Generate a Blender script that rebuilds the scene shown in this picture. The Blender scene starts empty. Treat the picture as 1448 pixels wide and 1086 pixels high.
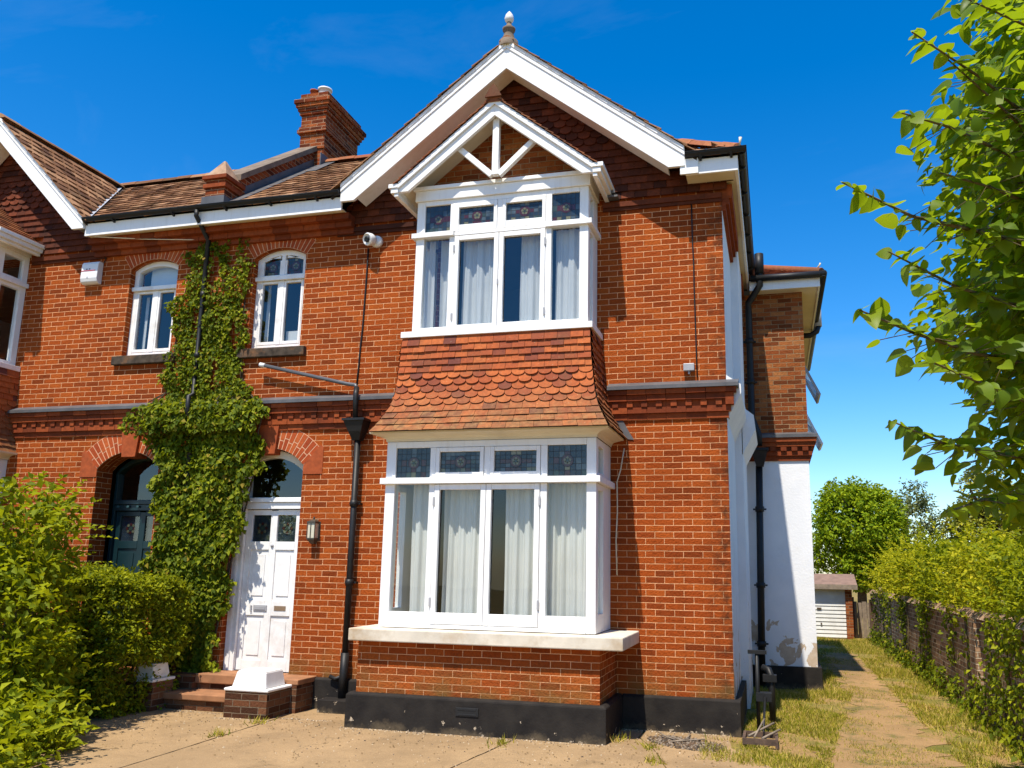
import bpy, math, random
import numpy as np
from mathutils import Vector, Matrix
random.seed(7); rng = np.random.default_rng(11)
SC = bpy.context.scene; COL = SC.collection
R = math.radians

# ------------------------------------------------------------------ nodes / materials
class NT:
    def __init__(s, name):
        s.m = bpy.data.materials.new(name); s.m.use_nodes = True
        s.t = s.m.node_tree; s.t.nodes.clear()
        s.out = s.n('ShaderNodeOutputMaterial'); s._pos = None
    def n(s, ty, **k):
        x = s.t.nodes.new(ty)
        for a, v in k.items(): setattr(x, a, v)
        return x
    def l(s, a, b): s.t.links.new(a, b)
    def set(s, sock, v):
        if hasattr(v, 'default_value') or isinstance(v, bpy.types.NodeSocket): s.l(v, sock)
        else: sock.default_value = v
    def pos(s):
        if s._pos is None: s._pos = s.n('ShaderNodeNewGeometry')
        return s._pos.outputs['Position']
    def island(s):
        s.pos(); return s._pos.outputs['Random Per Island']
    def noise(s, scale, detail=3, rough=.55, vec=None, dist=0):
        x = s.n('ShaderNodeTexNoise'); x.inputs['Scale'].default_value = scale
        x.inputs['Detail'].default_value = detail; x.inputs['Roughness'].default_value = rough
        x.inputs['Distortion'].default_value = dist
        s.l(vec if vec is not None else s.pos(), x.inputs['Vector']); return x.outputs['Fac']
    def ramp(s, fac, stops, interp='LINEAR'):
        x = s.n('ShaderNodeValToRGB'); x.color_ramp.interpolation = interp
        e = x.color_ramp.elements
        while len(e) < len(stops): e.new(.5)
        for i, (p, c) in enumerate(stops):
            e[i].position = p; e[i].color = (*c, 1) if len(c) == 3 else c
        s.l(fac, x.inputs['Fac']); return x.outputs['Color']
    def rampf(s, fac, a, b, va=0., vb=1.):
        x = s.n('ShaderNodeMapRange'); x.inputs[1].default_value = a; x.inputs[2].default_value = b
        x.inputs[3].default_value = va; x.inputs[4].default_value = vb
        s.l(fac, x.inputs[0]); return x.outputs[0]
    def mix(s, fac, a, b, mode='MIX'):
        x = s.n('ShaderNodeMix'); x.data_type = 'RGBA'; x.blend_type = mode
        s.set(x.inputs[0], fac)
        for k, v in ((6, a), (7, b)):
            if isinstance(v, tuple): x.inputs[k].default_value = (*v, 1) if len(v) == 3 else v
            else: s.l(v, x.inputs[k])
        return x.outputs[2]
    def math(s, op, a, b=0.):
        x = s.n('ShaderNodeMath'); x.operation = op; s.set(x.inputs[0], a); s.set(x.inputs[1], b); return x.outputs[0]
    def sep(s, v):
        x = s.n('ShaderNodeSeparateXYZ'); s.l(v, x.inputs[0]); return x.outputs
    def bump(s, h, strength=.4, dist=.01, nrm=None):
        x = s.n('ShaderNodeBump'); x.inputs['Strength'].default_value = strength; x.inputs['Distance'].default_value = dist
        s.l(h, x.inputs['Height'])
        if nrm is not None: s.l(nrm, x.inputs['Normal'])
        return x.outputs['Normal']
    def principled(s, col, rough=.7, nrm=None, spec=.4, metal=0.):
        b = s.n('ShaderNodeBsdfPrincipled')
        if isinstance(col, tuple): b.inputs['Base Color'].default_value = (*col, 1)
        else: s.l(col, b.inputs['Base Color'])
        s.set(b.inputs['Roughness'], rough); b.inputs['Specular IOR Level'].default_value = spec
        b.inputs['Metallic'].default_value = metal
        if nrm is not None: s.l(nrm, b.inputs['Normal'])
        return b.outputs[0]
    def done(s, sh): s.l(sh, s.out.inputs[0]); return s.m

def simple(name, col, rough=.6, var=.12, scale=6., bump=.15, spec=.4, dirt=None, dirt_amt=.0, bd=.004, metal=0.):
    t = NT(name)
    lo = tuple(c*(1-var) for c in col); hi = tuple(min(1, c*(1+var)) for c in col)
    c = t.ramp(t.noise(scale, 5), [(.3, lo), (.7, hi)])
    if dirt:
        f = t.rampf(t.noise(scale*.35, 6, .65), .52, .75, 0, dirt_amt)
        c = t.mix(f, c, dirt)
    nr = t.bump(t.noise(scale*9, 4), bump, bd) if bump else None
    return t.done(t.principled(c, rough, nr, spec, metal))

def brick_mat(name, cols, mortar=(.52, .34, .23), msize=.0055, stain=None, bw=.228, rh=.0744, mix_dark=.25):
    t = NT(name)
    uv = t.n('ShaderNodeUVMap').outputs[0]
    # slight wobble so the courses are not ruler-straight
    w = t.n('ShaderNodeTexNoise'); w.inputs['Scale'].default_value = 5.; w.inputs['Detail'].default_value = 3
    t.l(uv, w.inputs['Vector'])
    sub = t.n('ShaderNodeVectorMath', operation='SUBTRACT'); t.l(w.outputs['Color'], sub.inputs[0]); sub.inputs[1].default_value = (.5, .5, .5)
    sc = t.n('ShaderNodeVectorMath', operation='SCALE'); t.l(sub.outputs[0], sc.inputs[0]); sc.inputs['Scale'].default_value = .012
    ad = t.n('ShaderNodeVectorMath', operation='ADD'); t.l(uv, ad.inputs[0]); t.l(sc.outputs[0], ad.inputs[1])
    b = t.n('ShaderNodeTexBrick'); t.l(ad.outputs[0], b.inputs['Vector'])
    b.inputs['Color1'].default_value = (0, 0, 0, 1); b.inputs['Color2'].default_value = (1, 1, 1, 1); b.inputs['Mortar'].default_value = (.5, .5, .5, 1)
    b.inputs['Scale'].default_value = 1; b.inputs['Mortar Size'].default_value = msize; b.inputs['Mortar Smooth'].default_value = .25
    b.inputs['Brick Width'].default_value = bw; b.inputs['Row Height'].default_value = rh
    b.offset = .5; b.squash = .5 if name.startswith('flemish') else 1.; b.squash_frequency = 5
    k = len(cols)-1
    c = t.ramp(b.outputs['Color'], [(i/k, q) for i, q in enumerate(cols)])
    n1 = t.noise(38, 4, .6); n2 = t.noise(1.1, 5, .6)
    c = t.mix(t.rampf(n1, .42, .78, 0, .42), c, tuple(q*.5 for q in cols[1]))
    c = t.mix(t.rampf(n2, .45, .75, 0, mix_dark), c, tuple(q*.45 for q in cols[0]))
    mp = t.n('ShaderNodeMapping'); mp.inputs['Scale'].default_value = (5, 5, .5); t.l(t.pos(), mp.inputs['Vector'])
    c = t.mix(t.rampf(t.noise(1., 5, .7, mp.outputs[0]), .55, .78, 0, .5), c, tuple(q*.4 for q in cols[0]))
    mc = t.mix(t.rampf(t.noise(2.3, 4), .4, .75), mortar, tuple(q*.62 for q in mortar))
    c = t.mix(b.outputs['Fac'], c, mc)
    if stain:
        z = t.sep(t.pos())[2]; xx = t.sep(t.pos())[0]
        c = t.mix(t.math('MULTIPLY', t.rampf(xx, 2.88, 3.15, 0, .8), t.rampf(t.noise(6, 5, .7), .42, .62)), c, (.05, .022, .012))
        f = t.math('MULTIPLY', t.rampf(z, stain[1], stain[0], 0, 1), t.rampf(t.noise(4, 5), .3, .65))
        c = t.mix(t.math('MULTIPLY', f, .75), c, stain[2])
    h = t.math('SUBTRACT', t.math('MULTIPLY', n1, .7), b.outputs['Fac'])
    return t.done(t.principled(c, .88, t.bump(h, 1., .018), .06))

def tile_mat(name, stops, moss=None, rough=.8):
    t = NT(name)
    c = t.ramp(t.island(), stops)
    c = t.mix(t.rampf(t.noise(22, 5, .65), .35, .75, 0, .45), c, tuple(q*.45 for q in stops[0][1]))
    if moss: c = t.mix(t.rampf(t.noise(2.2, 6, .7), .5, .72, 0, .6), c, moss)
    return t.done(t.principled(c, rough, t.bump(t.noise(60, 4), .35, .006), .12))

def leaf_mat(name, stops, trans=.4, tcol=None, rough=.5, spec=.35):
    t = NT(name)
    c = t.ramp(t.island(), stops)
    c = t.mix(t.rampf(t.noise(1.6, 3), .35, .7, 0, .35), c, stops[0][1])
    p = t.principled(c, rough, None, spec)
    tr = t.n('ShaderNodeBsdfTranslucent')
    if tcol: t.l(t.mix(.6, c, tcol), tr.inputs[0])
    else: t.l(c, tr.inputs[0])
    m = t.n('ShaderNodeMixShader'); m.inputs[0].default_value = trans
    t.l(p, m.inputs[1]); t.l(tr.outputs[0], m.inputs[2])
    return t.done(m.outputs[0])

def glass_mat(name, tint=(.9, .93, .92), k=1.5, rough=.0):
    t = NT(name)
    tr = t.n('ShaderNodeBsdfTransparent'); tr.inputs[0].default_value = (*tint, 1)
    g = t.n('ShaderNodeBsdfGlossy'); g.inputs['Roughness'].default_value = rough
    nr = t.bump(t.noise(2.2, 1), .05, .02); t.l(nr, g.inputs['Normal'])
    t.pos(); dp = t.n('ShaderNodeVectorMath', operation='DOT_PRODUCT'); t.l(t._pos.outputs['Incoming'], dp.inputs[0]); t.l(t._pos.outputs['Normal'], dp.inputs[1])
    f = t.math('ADD', t.math('MULTIPLY', t.math('POWER', t.math('SUBTRACT', 1., t.math('ABSOLUTE', dp.outputs['Value'])), 5.), .95), .045)
    m = t.n('ShaderNodeMixShader'); t.l(t.math('MINIMUM', t.math('MULTIPLY', f, k), 1.), m.inputs[0])
    t.l(tr.outputs[0], m.inputs[1]); t.l(g.outputs[0], m.inputs[2])
    return t.done(m.outputs[0])

BR = [(.19, .038, .009), (.275, .052, .010), (.315, .062, .011), (.34, .070, .0125), (.385, .086, .015)]
BRICK = brick_mat('brick_red', BR, mortar=(.78, .40, .20), msize=.0046, bw=.222, stain=(.0, .45, (.16, .10, .03)))
BRICK_REAR = brick_mat('brick_brown', [(.12, .035, .012), (.25, .065, .02), (.33, .10, .028), (.38, .15, .05)], mortar=(.36, .24, .13), mix_dark=.35)
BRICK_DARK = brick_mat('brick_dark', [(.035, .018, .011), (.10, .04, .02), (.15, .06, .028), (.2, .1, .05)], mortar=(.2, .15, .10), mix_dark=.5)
BRICK_OLD = brick_mat('brick_old_wall', [(.15, .085, .045), (.30, .165, .09), (.38, .22, .12), (.46, .31, .19)], mortar=(.56, .44, .30), mix_dark=.45, msize=.008)
BRICK_CH = brick_mat('brick_chimney', [(.07, .022, .012), (.22, .048, .016), (.30, .068, .02), (.38, .11, .032)], mortar=(.42, .24, .14), mix_dark=.85, msize=.006)
RUB = simple('rubbed_red_brick', (.31, .064, .016), .8, .22, 14, .25, .25, (.16, .03, .012), .6)
RUBD = tile_mat('corbel_brick', [(0, (.14, .032, .012)), (.5, (.23, .048, .015)), (1, (.32, .072, .020))], (.05, .018, .010))
VOUS = tile_mat('arch_brick', [(0, (.30, .050, .015)), (.5, (.40, .075, .02)), (1, (.47, .11, .03))])
MORT = simple('mortar_pale', (.62, .34, .19), .9, .15, 20, .2)
def white_mat():
    t = NT('white_gloss_paint')
    mp = t.n('ShaderNodeMapping'); mp.inputs['Scale'].default_value = (14, 14, 1.6); t.l(t.pos(), mp.inputs['Vector'])
    st = t.rampf(t.noise(1., 5, .65, mp.outputs[0]), .5, .8, 0, .35)
    c = t.mix(st, (.80, .795, .775), (.50, .45, .37))
    c = t.mix(t.rampf(t.noise(1.7, 5, .6), .5, .8, 0, .22), c, (.56, .52, .44))
    fl = t.math('GREATER_THAN', t.noise(21, 5, .7), .735)
    c = t.mix(t.math('MULTIPLY', fl, .6), c, (.34, .28, .21))
    return t.done(t.principled(c, t.rampf(t.noise(6, 3), .3, .7, .36, .6), t.bump(t.noise(26, 5, .6), .14, .006), .4))
WHITE = white_mat()
WHITEOLD = simple('white_peeling_paint', (.78, .77, .74), .5, .05, 9, .25, .4, (.38, .31, .24), .45)
CREAM = simple('cream_paint', (.66, .58, .42), .5, .08, 3, .08, .4, (.42, .34, .22), .35)
BLACK = simple('black_iron_paint', (.012, .012, .012), .5, .3, 8, .2, .3)
LEAD = simple('lead_sheet', (.085, .083, .085), .55, .25, 5, .25, .5, (.08, .075, .07), .6)
LEADL = simple('lead_valley', (.36, .37, .40), .5, .15, 5, .2, .5)
STONE = simple('sill_stone', (.62, .56, .45), .75, .12, 4, .35, .3, (.34, .22, .10), .95)
SILLD = simple('old_dark_sill', (.06, .045, .032), .9, .5, 12, .6, .2, (.26, .12, .05), .8, bd=.01)
STEP = simple('red_step_stone', (.30, .14, .065), .8, .2, 6, .3, .3, (.12, .08, .05), .6)
COPE = simple('coping_stone', (.17, .13, .095), .9, .3, 5, .5, .2, (.34, .25, .17), .6, bd=.01)
TEAL = simple('dark_teal_paint', (.005, .022, .026), .35, .15, 3, .05, .45)
TEAL_PALE = simple('pale_teal_paint', (.03, .075, .08), .4, .1, 5, 0)  # paler teal of the dots along the door transom
DARK = simple('room_dark', (.10, .085, .07), .9, .1, 2, 0)
DECK = simple('roof_deck_timber', (.022, .016, .012), .9, .2, 4, .1)  # near black, so the colour paints shade into the gaps between tiles
METAL = simple('grey_metal', (.33, .33, .34), .4, .1, 5, .1, .5)
BRONZE = simple('bronze_lantern', (.06, .05, .035), .4, .2, 9, .1, .5)
FROST = simple('frosted_lantern_glass', (.55, .52, .40), .25, .05, 9, 0, .5)
PLAST = simple('white_plastic', (.70, .70, .69), .4, .04, 6, 0, .5)
REDP = simple('red_mark', (.45, .02, .03), .5, .05, 5, 0)
RUST = simple('rusty_iron', (.09, .055, .035), .8, .4, 14, .4)
TIMB = simple('weathered_timber', (.22, .17, .12), .8, .3, 9, .4)
FELT = simple('shed_felt', (.20, .125, .09), .9, .2, 6, .3)
SHEDW = simple('shed_white_paint', (.62, .62, .58), .6, .08, 4, .1, .3, (.35, .3, .24), .4)
BARK = simple('bark', (.07, .05, .032), .9, .4, 16, .6, .2, bd=.015)
TWIG = simple('twig_bark', (.10, .075, .03), .8, .3, 25, .2)
CURT = NT('white_curtain')
_c = CURT.ramp(CURT.noise(2, 3), [(.3, (.70, .71, .69)), (.7, (.80, .80, .77))])
_d = CURT.principled(_c, .9, None, .1); _t = CURT.n('ShaderNodeBsdfTranslucent'); CURT.l(_c, _t.inputs[0])
_m = CURT.n('ShaderNodeMixShader'); _m.inputs[0].default_value = .25; CURT.l(_d, _m.inputs[1]); CURT.l(_t.outputs[0], _m.inputs[2])
CURT = CURT.done(_m.outputs[0])
BLIND = simple('pale_blind', (.62, .68, .72), .8, .03, 2, 0)
GLASS = glass_mat('window_glass')
GLASSD = glass_mat('upper_window_glass', (.86, .9, .92), 2.2)

def plinth_mat():
    t = NT('black_plinth_paint')
    c = t.ramp(t.noise(5, 5), [(.3, (.012, .010, .009)), (.7, (.026, .022, .018))])
    z = t.sep(t.pos())[2]
    low = t.rampf(z, -.1, -.36, .0, .14)
    f = t.math('GREATER_THAN', t.math('ADD', t.noise(11, 5, .65), low), .745)
    c = t.mix(f, c, (.42, .34, .24))
    f2 = t.rampf(t.math('ADD', t.noise(3, 5, .7), t.rampf(z, -.2, -.36, 0, .35)), .72, .9, 0, .5)
    c = t.mix(f2, c, (.16, .12, .07))
    return t.done(t.principled(c, .75, t.bump(t.noise(40, 4), .4, .008), .18))
PLINTH = plinth_mat()
def render_mat():
    t = NT('white_render')
    c = t.ramp(t.noise(3, 5), [(.3, (.70, .71, .72)), (.7, (.78, .78, .78))])
    z = t.sep(t.pos())[2]
    low = t.rampf(z, 1.6, 0., 0., .20)
    f = t.math('GREATER_THAN', t.math('ADD', t.noise(2.6, 6, .6, dist=.6), low), .745)
    c = t.mix(f, c, t.ramp(t.noise(9, 4), [(.3, (.42, .30, .2)), (.7, (.55, .45, .33))]))
    f2 = t.rampf(t.noise(1.3, 6, .7), .55, .8, 0, .3)
    c = t.mix(f2, c, (.55, .52, .46))
    return t.done(t.principled(c, .75, t.bump(t.math('SUBTRACT', t.noise(30, 4), f), .4, .008), .25))
RENDER = render_mat()
def apron_mat():
    t = NT('tile_orange')
    st = [(0, (.14, .040, .026)), (.16, (.26, .058, .020)), (.5, (.38, .084, .020)), (1, (.47, .125, .030))]
    c = t.ramp(t.island(), st)
    c = t.mix(t.rampf(t.noise(22, 5, .65), .35, .75, 0, .45), c, tuple(q*.45 for q in st[0][1]))
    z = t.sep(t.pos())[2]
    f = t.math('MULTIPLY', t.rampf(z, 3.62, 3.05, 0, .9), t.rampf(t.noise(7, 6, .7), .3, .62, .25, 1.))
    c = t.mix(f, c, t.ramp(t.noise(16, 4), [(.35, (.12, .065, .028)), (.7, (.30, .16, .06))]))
    c = t.mix(t.rampf(t.noise(2.6, 6, .7), .52, .75, 0, .5), c, (.15, .075, .03))
    c = t.mix(t.math('MULTIPLY', t.math('GREATER_THAN', t.noise(48, 3, .6), .70), .6), c, (.42, .36, .22))
    return t.done(t.principled(c, .82, t.bump(t.noise(60, 4), .45, .008), .25))
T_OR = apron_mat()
T_RR = tile_mat('tile_weathered_red', [(0, (.13, .05, .028)), (.5, (.27, .085, .035)), (1, (.36, .14, .06))], (.15, .10, .05))
T_BR = tile_mat('tile_brown', [(0, (.085, .038, .018)), (.3, (.21, .098, .045)), (.7, (.32, .16, .076)), (1, (.44, .245, .125))], (.17, .11, .055))
T_HG = tile_mat('tile_hung', [(0, (.05, .016, .010)), (.4, (.10, .027, .012)), (.8, (.145, .036, .015)), (1, (.20, .05, .02))], (.03, .014, .009))  # tones darkened to put the deep shade under the gable into the colour

def paving_mat(name, base, seed=0, green=.0):
    t = NT(name)
    v = t.n('ShaderNodeVectorMath', operation='ADD'); t.l(t.pos(), v.inputs[0]); v.inputs[1].default_value = (seed*3.1, seed*1.7, 0)
    v = v.outputs[0]
    c = t.ramp(t.noise(1.4, 7, .65, v), [(.3, tuple(q*.70 for q in base)), (.55, base), (.75, tuple(min(1, q*1.25) for q in base))])
    c = t.mix(t.rampf(t.noise(2.6, 6, .7, v, .8), .56, .68, 0, .35), c, tuple(q*.5 for q in base))
    c = t.mix(t.rampf(t.noise(70, 3, .6, v), .45, .7, 0, .5), c, tuple(q*.6 for q in base))
    c = t.mix(t.rampf(t.noise(33, 3, .6, v), .66, .72, 0, .7), c, tuple(min(1, q*1.6) for q in base))
    c = t.mix(t.rampf(t.noise(140, 2, .6, v), .6, .7, 0, .6), c, tuple(q*.35 for q in base))
    c = t.mix(t.rampf(t.noise(.7, 5, .7, v), .54, .7, 0, .55), c, tuple(q*.42 for q in base))
    vo = t.n('ShaderNodeTexVoronoi', feature='DISTANCE_TO_EDGE'); vo.inputs['Scale'].default_value = .55
    wv = t.n('ShaderNodeVectorMath', operation='ADD'); nz = t.n('ShaderNodeTexNoise'); nz.inputs['Scale'].default_value = 2.5; nz.inputs['Detail'].default_value = 5
    t.l(v, nz.inputs['Vector']); t.l(v, wv.inputs[0]); t.l(nz.outputs['Color'], wv.inputs[1]); t.l(wv.outputs[0], vo.inputs['Vector'])
    ck = t.math('MULTIPLY', t.math('LESS_THAN', vo.outputs['Distance'], .004), t.rampf(t.noise(1.1, 3, .5, v), .52, .62))
    c = t.mix(t.math('MULTIPLY', ck, .75), c, (.06, .045, .02))
    if green: c = t.mix(t.rampf(t.noise(2.1, 6, .7, v), .52, .66, 0, green), c, (.06, .08, .012))
    return t.done(t.principled(c, .9, t.bump(t.math('ADD', t.noise(90, 4, .6, v), t.noise(9, 4, .6, v)), .5, .01), .25))
CONC = paving_mat('yard_concrete', (.34, .225, .113))
DRIVE = paving_mat('drive_dirt', (.33, .20, .085), 3, .75)
def earth_mat():
    t = NT('dry_earth_grass')
    c = t.ramp(t.noise(1.7, 7, .7), [(.3, (.10, .115, .014)), (.46, (.22, .175, .04)), (.6, (.36, .22, .085)), (.78, (.28, .17, .075))])
    c = t.mix(t.rampf(t.noise(45, 4, .65), .4, .7, 0, .6), c, (.08, .07, .025))
    return t.done(t.principled(c, .95, t.bump(t.noise(55, 5, .7), .7, .02), .15))
EARTH = earth_mat()
L_BUSH = leaf_mat('bush_leaf', [(0, (.06, .095, .003)), (.5, (.19, .23, .006)), (1, (.40, .41, .012))], .4, (.50, .52, .008), .6, .14)
L_HEDGE = leaf_mat('hedge_leaf', [(0, (.06, .09, .003)), (.55, (.19, .22, .006)), (1, (.42, .42, .012))], .36, (.46, .48, .008), .6, .14)
L_IVY = leaf_mat('ivy_leaf', [(0, (.035, .065, .003)), (.5, (.13, .165, .006)), (.92, (.30, .32, .012)), (1, (.32, .20, .03))], .34, (.36, .40, .008), .6, .12)
L_BIG = leaf_mat('hazel_leaf', [(0, (.05, .11, .003)), (.6, (.13, .21, .006)), (1, (.22, .29, .010))], .5, (.50, .62, .010), .45, .25)
L_TREE = leaf_mat('far_tree_leaf', [(0, (.07, .13, .004)), (.6, (.21, .29, .008)), (1, (.38, .43, .014))], .34, (.46, .54, .010), .6, .12)
L_TREE2 = leaf_mat('far_pale_tree_leaf', [(0, (.08, .11, .03)), (.6, (.16, .19, .05)), (1, (.24, .26, .08))], .3)
L_YEL = leaf_mat('yellow_shrub_leaf', [(0, (.14, .17, .006)), (.5, (.34, .34, .010)), (1, (.54, .47, .02))], .4, (.58, .56, .010), .6, .12)
L_CON = leaf_mat('golden_tree_leaf', [(0, (.09, .11, .008)), (.6, (.26, .25, .012)), (1, (.40, .37, .02))], .3)
GRASS = leaf_mat('grass_blade', [(0, (.12, .15, .004)), (.35, (.26, .26, .010)), (.6, (.48, .38, .05)), (1, (.66, .47, .15))], .3, None, .6, .12)

# ------------------------------------------------------------------ mesh builder
class MB:
    def __init__(s): s.v = []; s.f = []; s.mi = []; s.uv = []; s.sm = []
    def poly(s, pts, m=0, uv=None, smooth=False):
        i = len(s.v); s.v += [tuple(map(float, p)) for p in pts]; s.f.append(tuple(range(i, i+len(pts)))); s.mi.append(m); s.uv.append(uv); s.sm.append(smooth)
    def mesh(s, vs, fs, m=0, smooth=False):
        i = len(s.v); s.v += [tuple(map(float, p)) for p in vs]
        for f in fs: s.f.append(tuple(i+k for k in f)); s.mi.append(m); s.uv.append(None); s.sm.append(smooth)
    def box(s, x0, x1, y0, y1, z0, z1, m=0):
        if x0 > x1: x0, x1 = x1, x0
        if y0 > y1: y0, y1 = y1, y0
        if z0 > z1: z0, z1 = z1, z0
        v = [(x0,y0,z0),(x1,y0,z0),(x1,y1,z0),(x0,y1,z0),(x0,y0,z1),(x1,y0,z1),(x1,y1,z1),(x0,y1,z1)]
        s.mesh(v, [(0,3,2,1),(4,5,6,7),(0,1,5,4),(1,2,6,5),(2,3,7,6),(3,0,4,7)], m)
    def frustum(s, a, za, b, zb, m=0):   # a,b = x0,x1,y0,y1
        v = [(a[0],a[2],za),(a[1],a[2],za),(a[1],a[3],za),(a[0],a[3],za),(b[0],b[2],zb),(b[1],b[2],zb),(b[1],b[3],zb),(b[0],b[3],zb)]
        s.mesh(v, [(0,3,2,1),(4,5,6,7),(0,1,5,4),(1,2,6,5),(2,3,7,6),(3,0,4,7)], m)
    def prism_y(s, p, y0, y1, m=0):      # p: (x,z) outline, counter-clockwise seen from -y
        n = len(p)
        v = [(x, y0, z) for x, z in p]+[(x, y1, z) for x, z in p]
        s.mesh(v, [tuple(range(n)), tuple(range(2*n-1, n-1, -1))]+[((i+1) % n, i, n+i, n+(i+1) % n) for i in range(n)], m)
    def prism_x(s, p, x0, x1, m=0):      # p: (y,z) outline
        n = len(p)
        v = [(x0, y, z) for y, z in p]+[(x1, y, z) for y, z in p]
        s.mesh(v, [tuple(range(n)), tuple(range(2*n-1, n-1, -1))]+[((i+1) % n, i, n+i, n+(i+1) % n) for i in range(n)], m)
    def prism_z(s, p, z0, z1, m=0):
        n = len(p)
        v = [(x, y, z0) for x, y in p]+[(x, y, z1) for x, y in p]
        s.mesh(v, [tuple(range(n-1, -1, -1)), tuple(range(n, 2*n))]+[(i, (i+1) % n, n+(i+1) % n, n+i) for i in range(n)], m)
    def tube(s, path, r, n=10, m=0):
        P = [Vector(p) for p in path]; rr = r if isinstance(r, (list, tuple)) else [r]*len(P)
        base = len(s.v); up = None
        for i, p in enumerate(P):
            t = (P[min(i+1, len(P)-1)]-P[max(i-1, 0)]).normalized()
            if up is None: up = Vector((0, 0, 1)) if abs(t.z) < .9 else Vector((1, 0, 0))
            a = t.cross(up).normalized(); b = a.cross(t); up = b
            for k in range(n):
                an = 2*math.pi*k/n; q = p+(a*math.cos(an)+b*math.sin(an))*rr[i]; s.v.append(tuple(q))
        def add(f, sm): s.f.append(f); s.mi.append(m); s.uv.append(None); s.sm.append(sm)
        for i in range(len(P)-1):
            for k in range(n):
                k2 = (k+1) % n; add((base+i*n+k, base+i*n+k2, base+(i+1)*n+k2, base+(i+1)*n+k), True)
        add(tuple(base+k for k in range(n-1, -1, -1)), False); e = base+(len(P)-1)*n; add(tuple(e+k for k in range(n)), False)
    def lathe(s, prof, c, n=20, m=0):    # prof: (r,z)
        base = len(s.v)
        for r, z in prof:
            for k in range(n):
                a = 2*math.pi*k/n; s.v.append((c[0]+r*math.cos(a), c[1]+r*math.sin(a), c[2]+z))
        for i in range(len(prof)-1):
            for k in range(n):
                k2 = (k+1) % n; s.f.append((base+i*n+k, base+i*n+k2, base+(i+1)*n+k2, base+(i+1)*n+k)); s.mi.append(m); s.uv.append(None); s.sm.append(True)
    def build(s, name, mats, parent=None, mir=None, bevel=0., off=None):
        mats = mats if isinstance(mats, (list, tuple)) else [mats]
        V = np.array(s.v, float).reshape(-1, 3)
        uvs = []
        for f, u in zip(s.f, s.uv):
            if u is not None: uvs += list(u); continue
            p = V[list(f)]; n = np.zeros(3)
            for i in range(1, len(p)-1): n += np.cross(p[i]-p[0], p[i+1]-p[0])
            a = np.abs(n)
            if a[2] >= a[0] and a[2] >= a[1]: uvs += [(q[0], q[1]) for q in p]
            elif a[1] >= a[0]: uvs += [(q[0], q[2]) for q in p]
            else: uvs += [(q[1]+.11, q[2]) for q in p]
        fs = s.f
        if mir is not None:
            V = V.copy(); V[:, 0] = mir-V[:, 0]
            k = 0; nf = []; nu = []
            for f in fs:
                nf.append(tuple(reversed(f))); nu += list(reversed(uvs[k:k+len(f)])); k += len(f)
            fs, uvs = nf, nu
        me = bpy.data.meshes.new(name)
        o = bpy.data.objects.new(name, me); COL.objects.link(o)
        if parent is None and off is None:
            mn, mx = V.min(0), V.max(0); off = ((mn[0]+mx[0])/2, (mn[1]+mx[1])/2, mn[2])
        if parent is None: V = V-np.array(off); o.location = off
        else:
            o.parent = parent
            if parent.type == 'EMPTY': o.location = -parent.location
        me.from_pydata(V.tolist(), [], fs)
        for q in mats: me.materials.append(q)
        me.polygons.foreach_set('material_index', s.mi); me.polygons.foreach_set('use_smooth', s.sm)
        lay = me.uv_layers.new(name='UVMap'); lay.data.foreach_set('uv', np.array(uvs, np.float32).ravel())
        me.update()
        if bevel:
            b = o.modifiers.new('edge', 'BEVEL'); b.width = bevel; b.segments = 2; b.limit_method = 'ANGLE'; b.angle_limit = R(40)
        return o

def thing(name, label, cat, loc, group=None):
    o = bpy.data.objects.new(name, None); COL.objects.link(o); o.location = loc; o.empty_display_size = .2
    return tag(o, label, cat, group)
def tag(o, label=None, cat=None, group=None, kind=None):
    if label: o['label'] = label
    if cat: o['category'] = cat
    if group: o['group'] = group
    if kind: o['kind'] = kind
    return o

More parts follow.
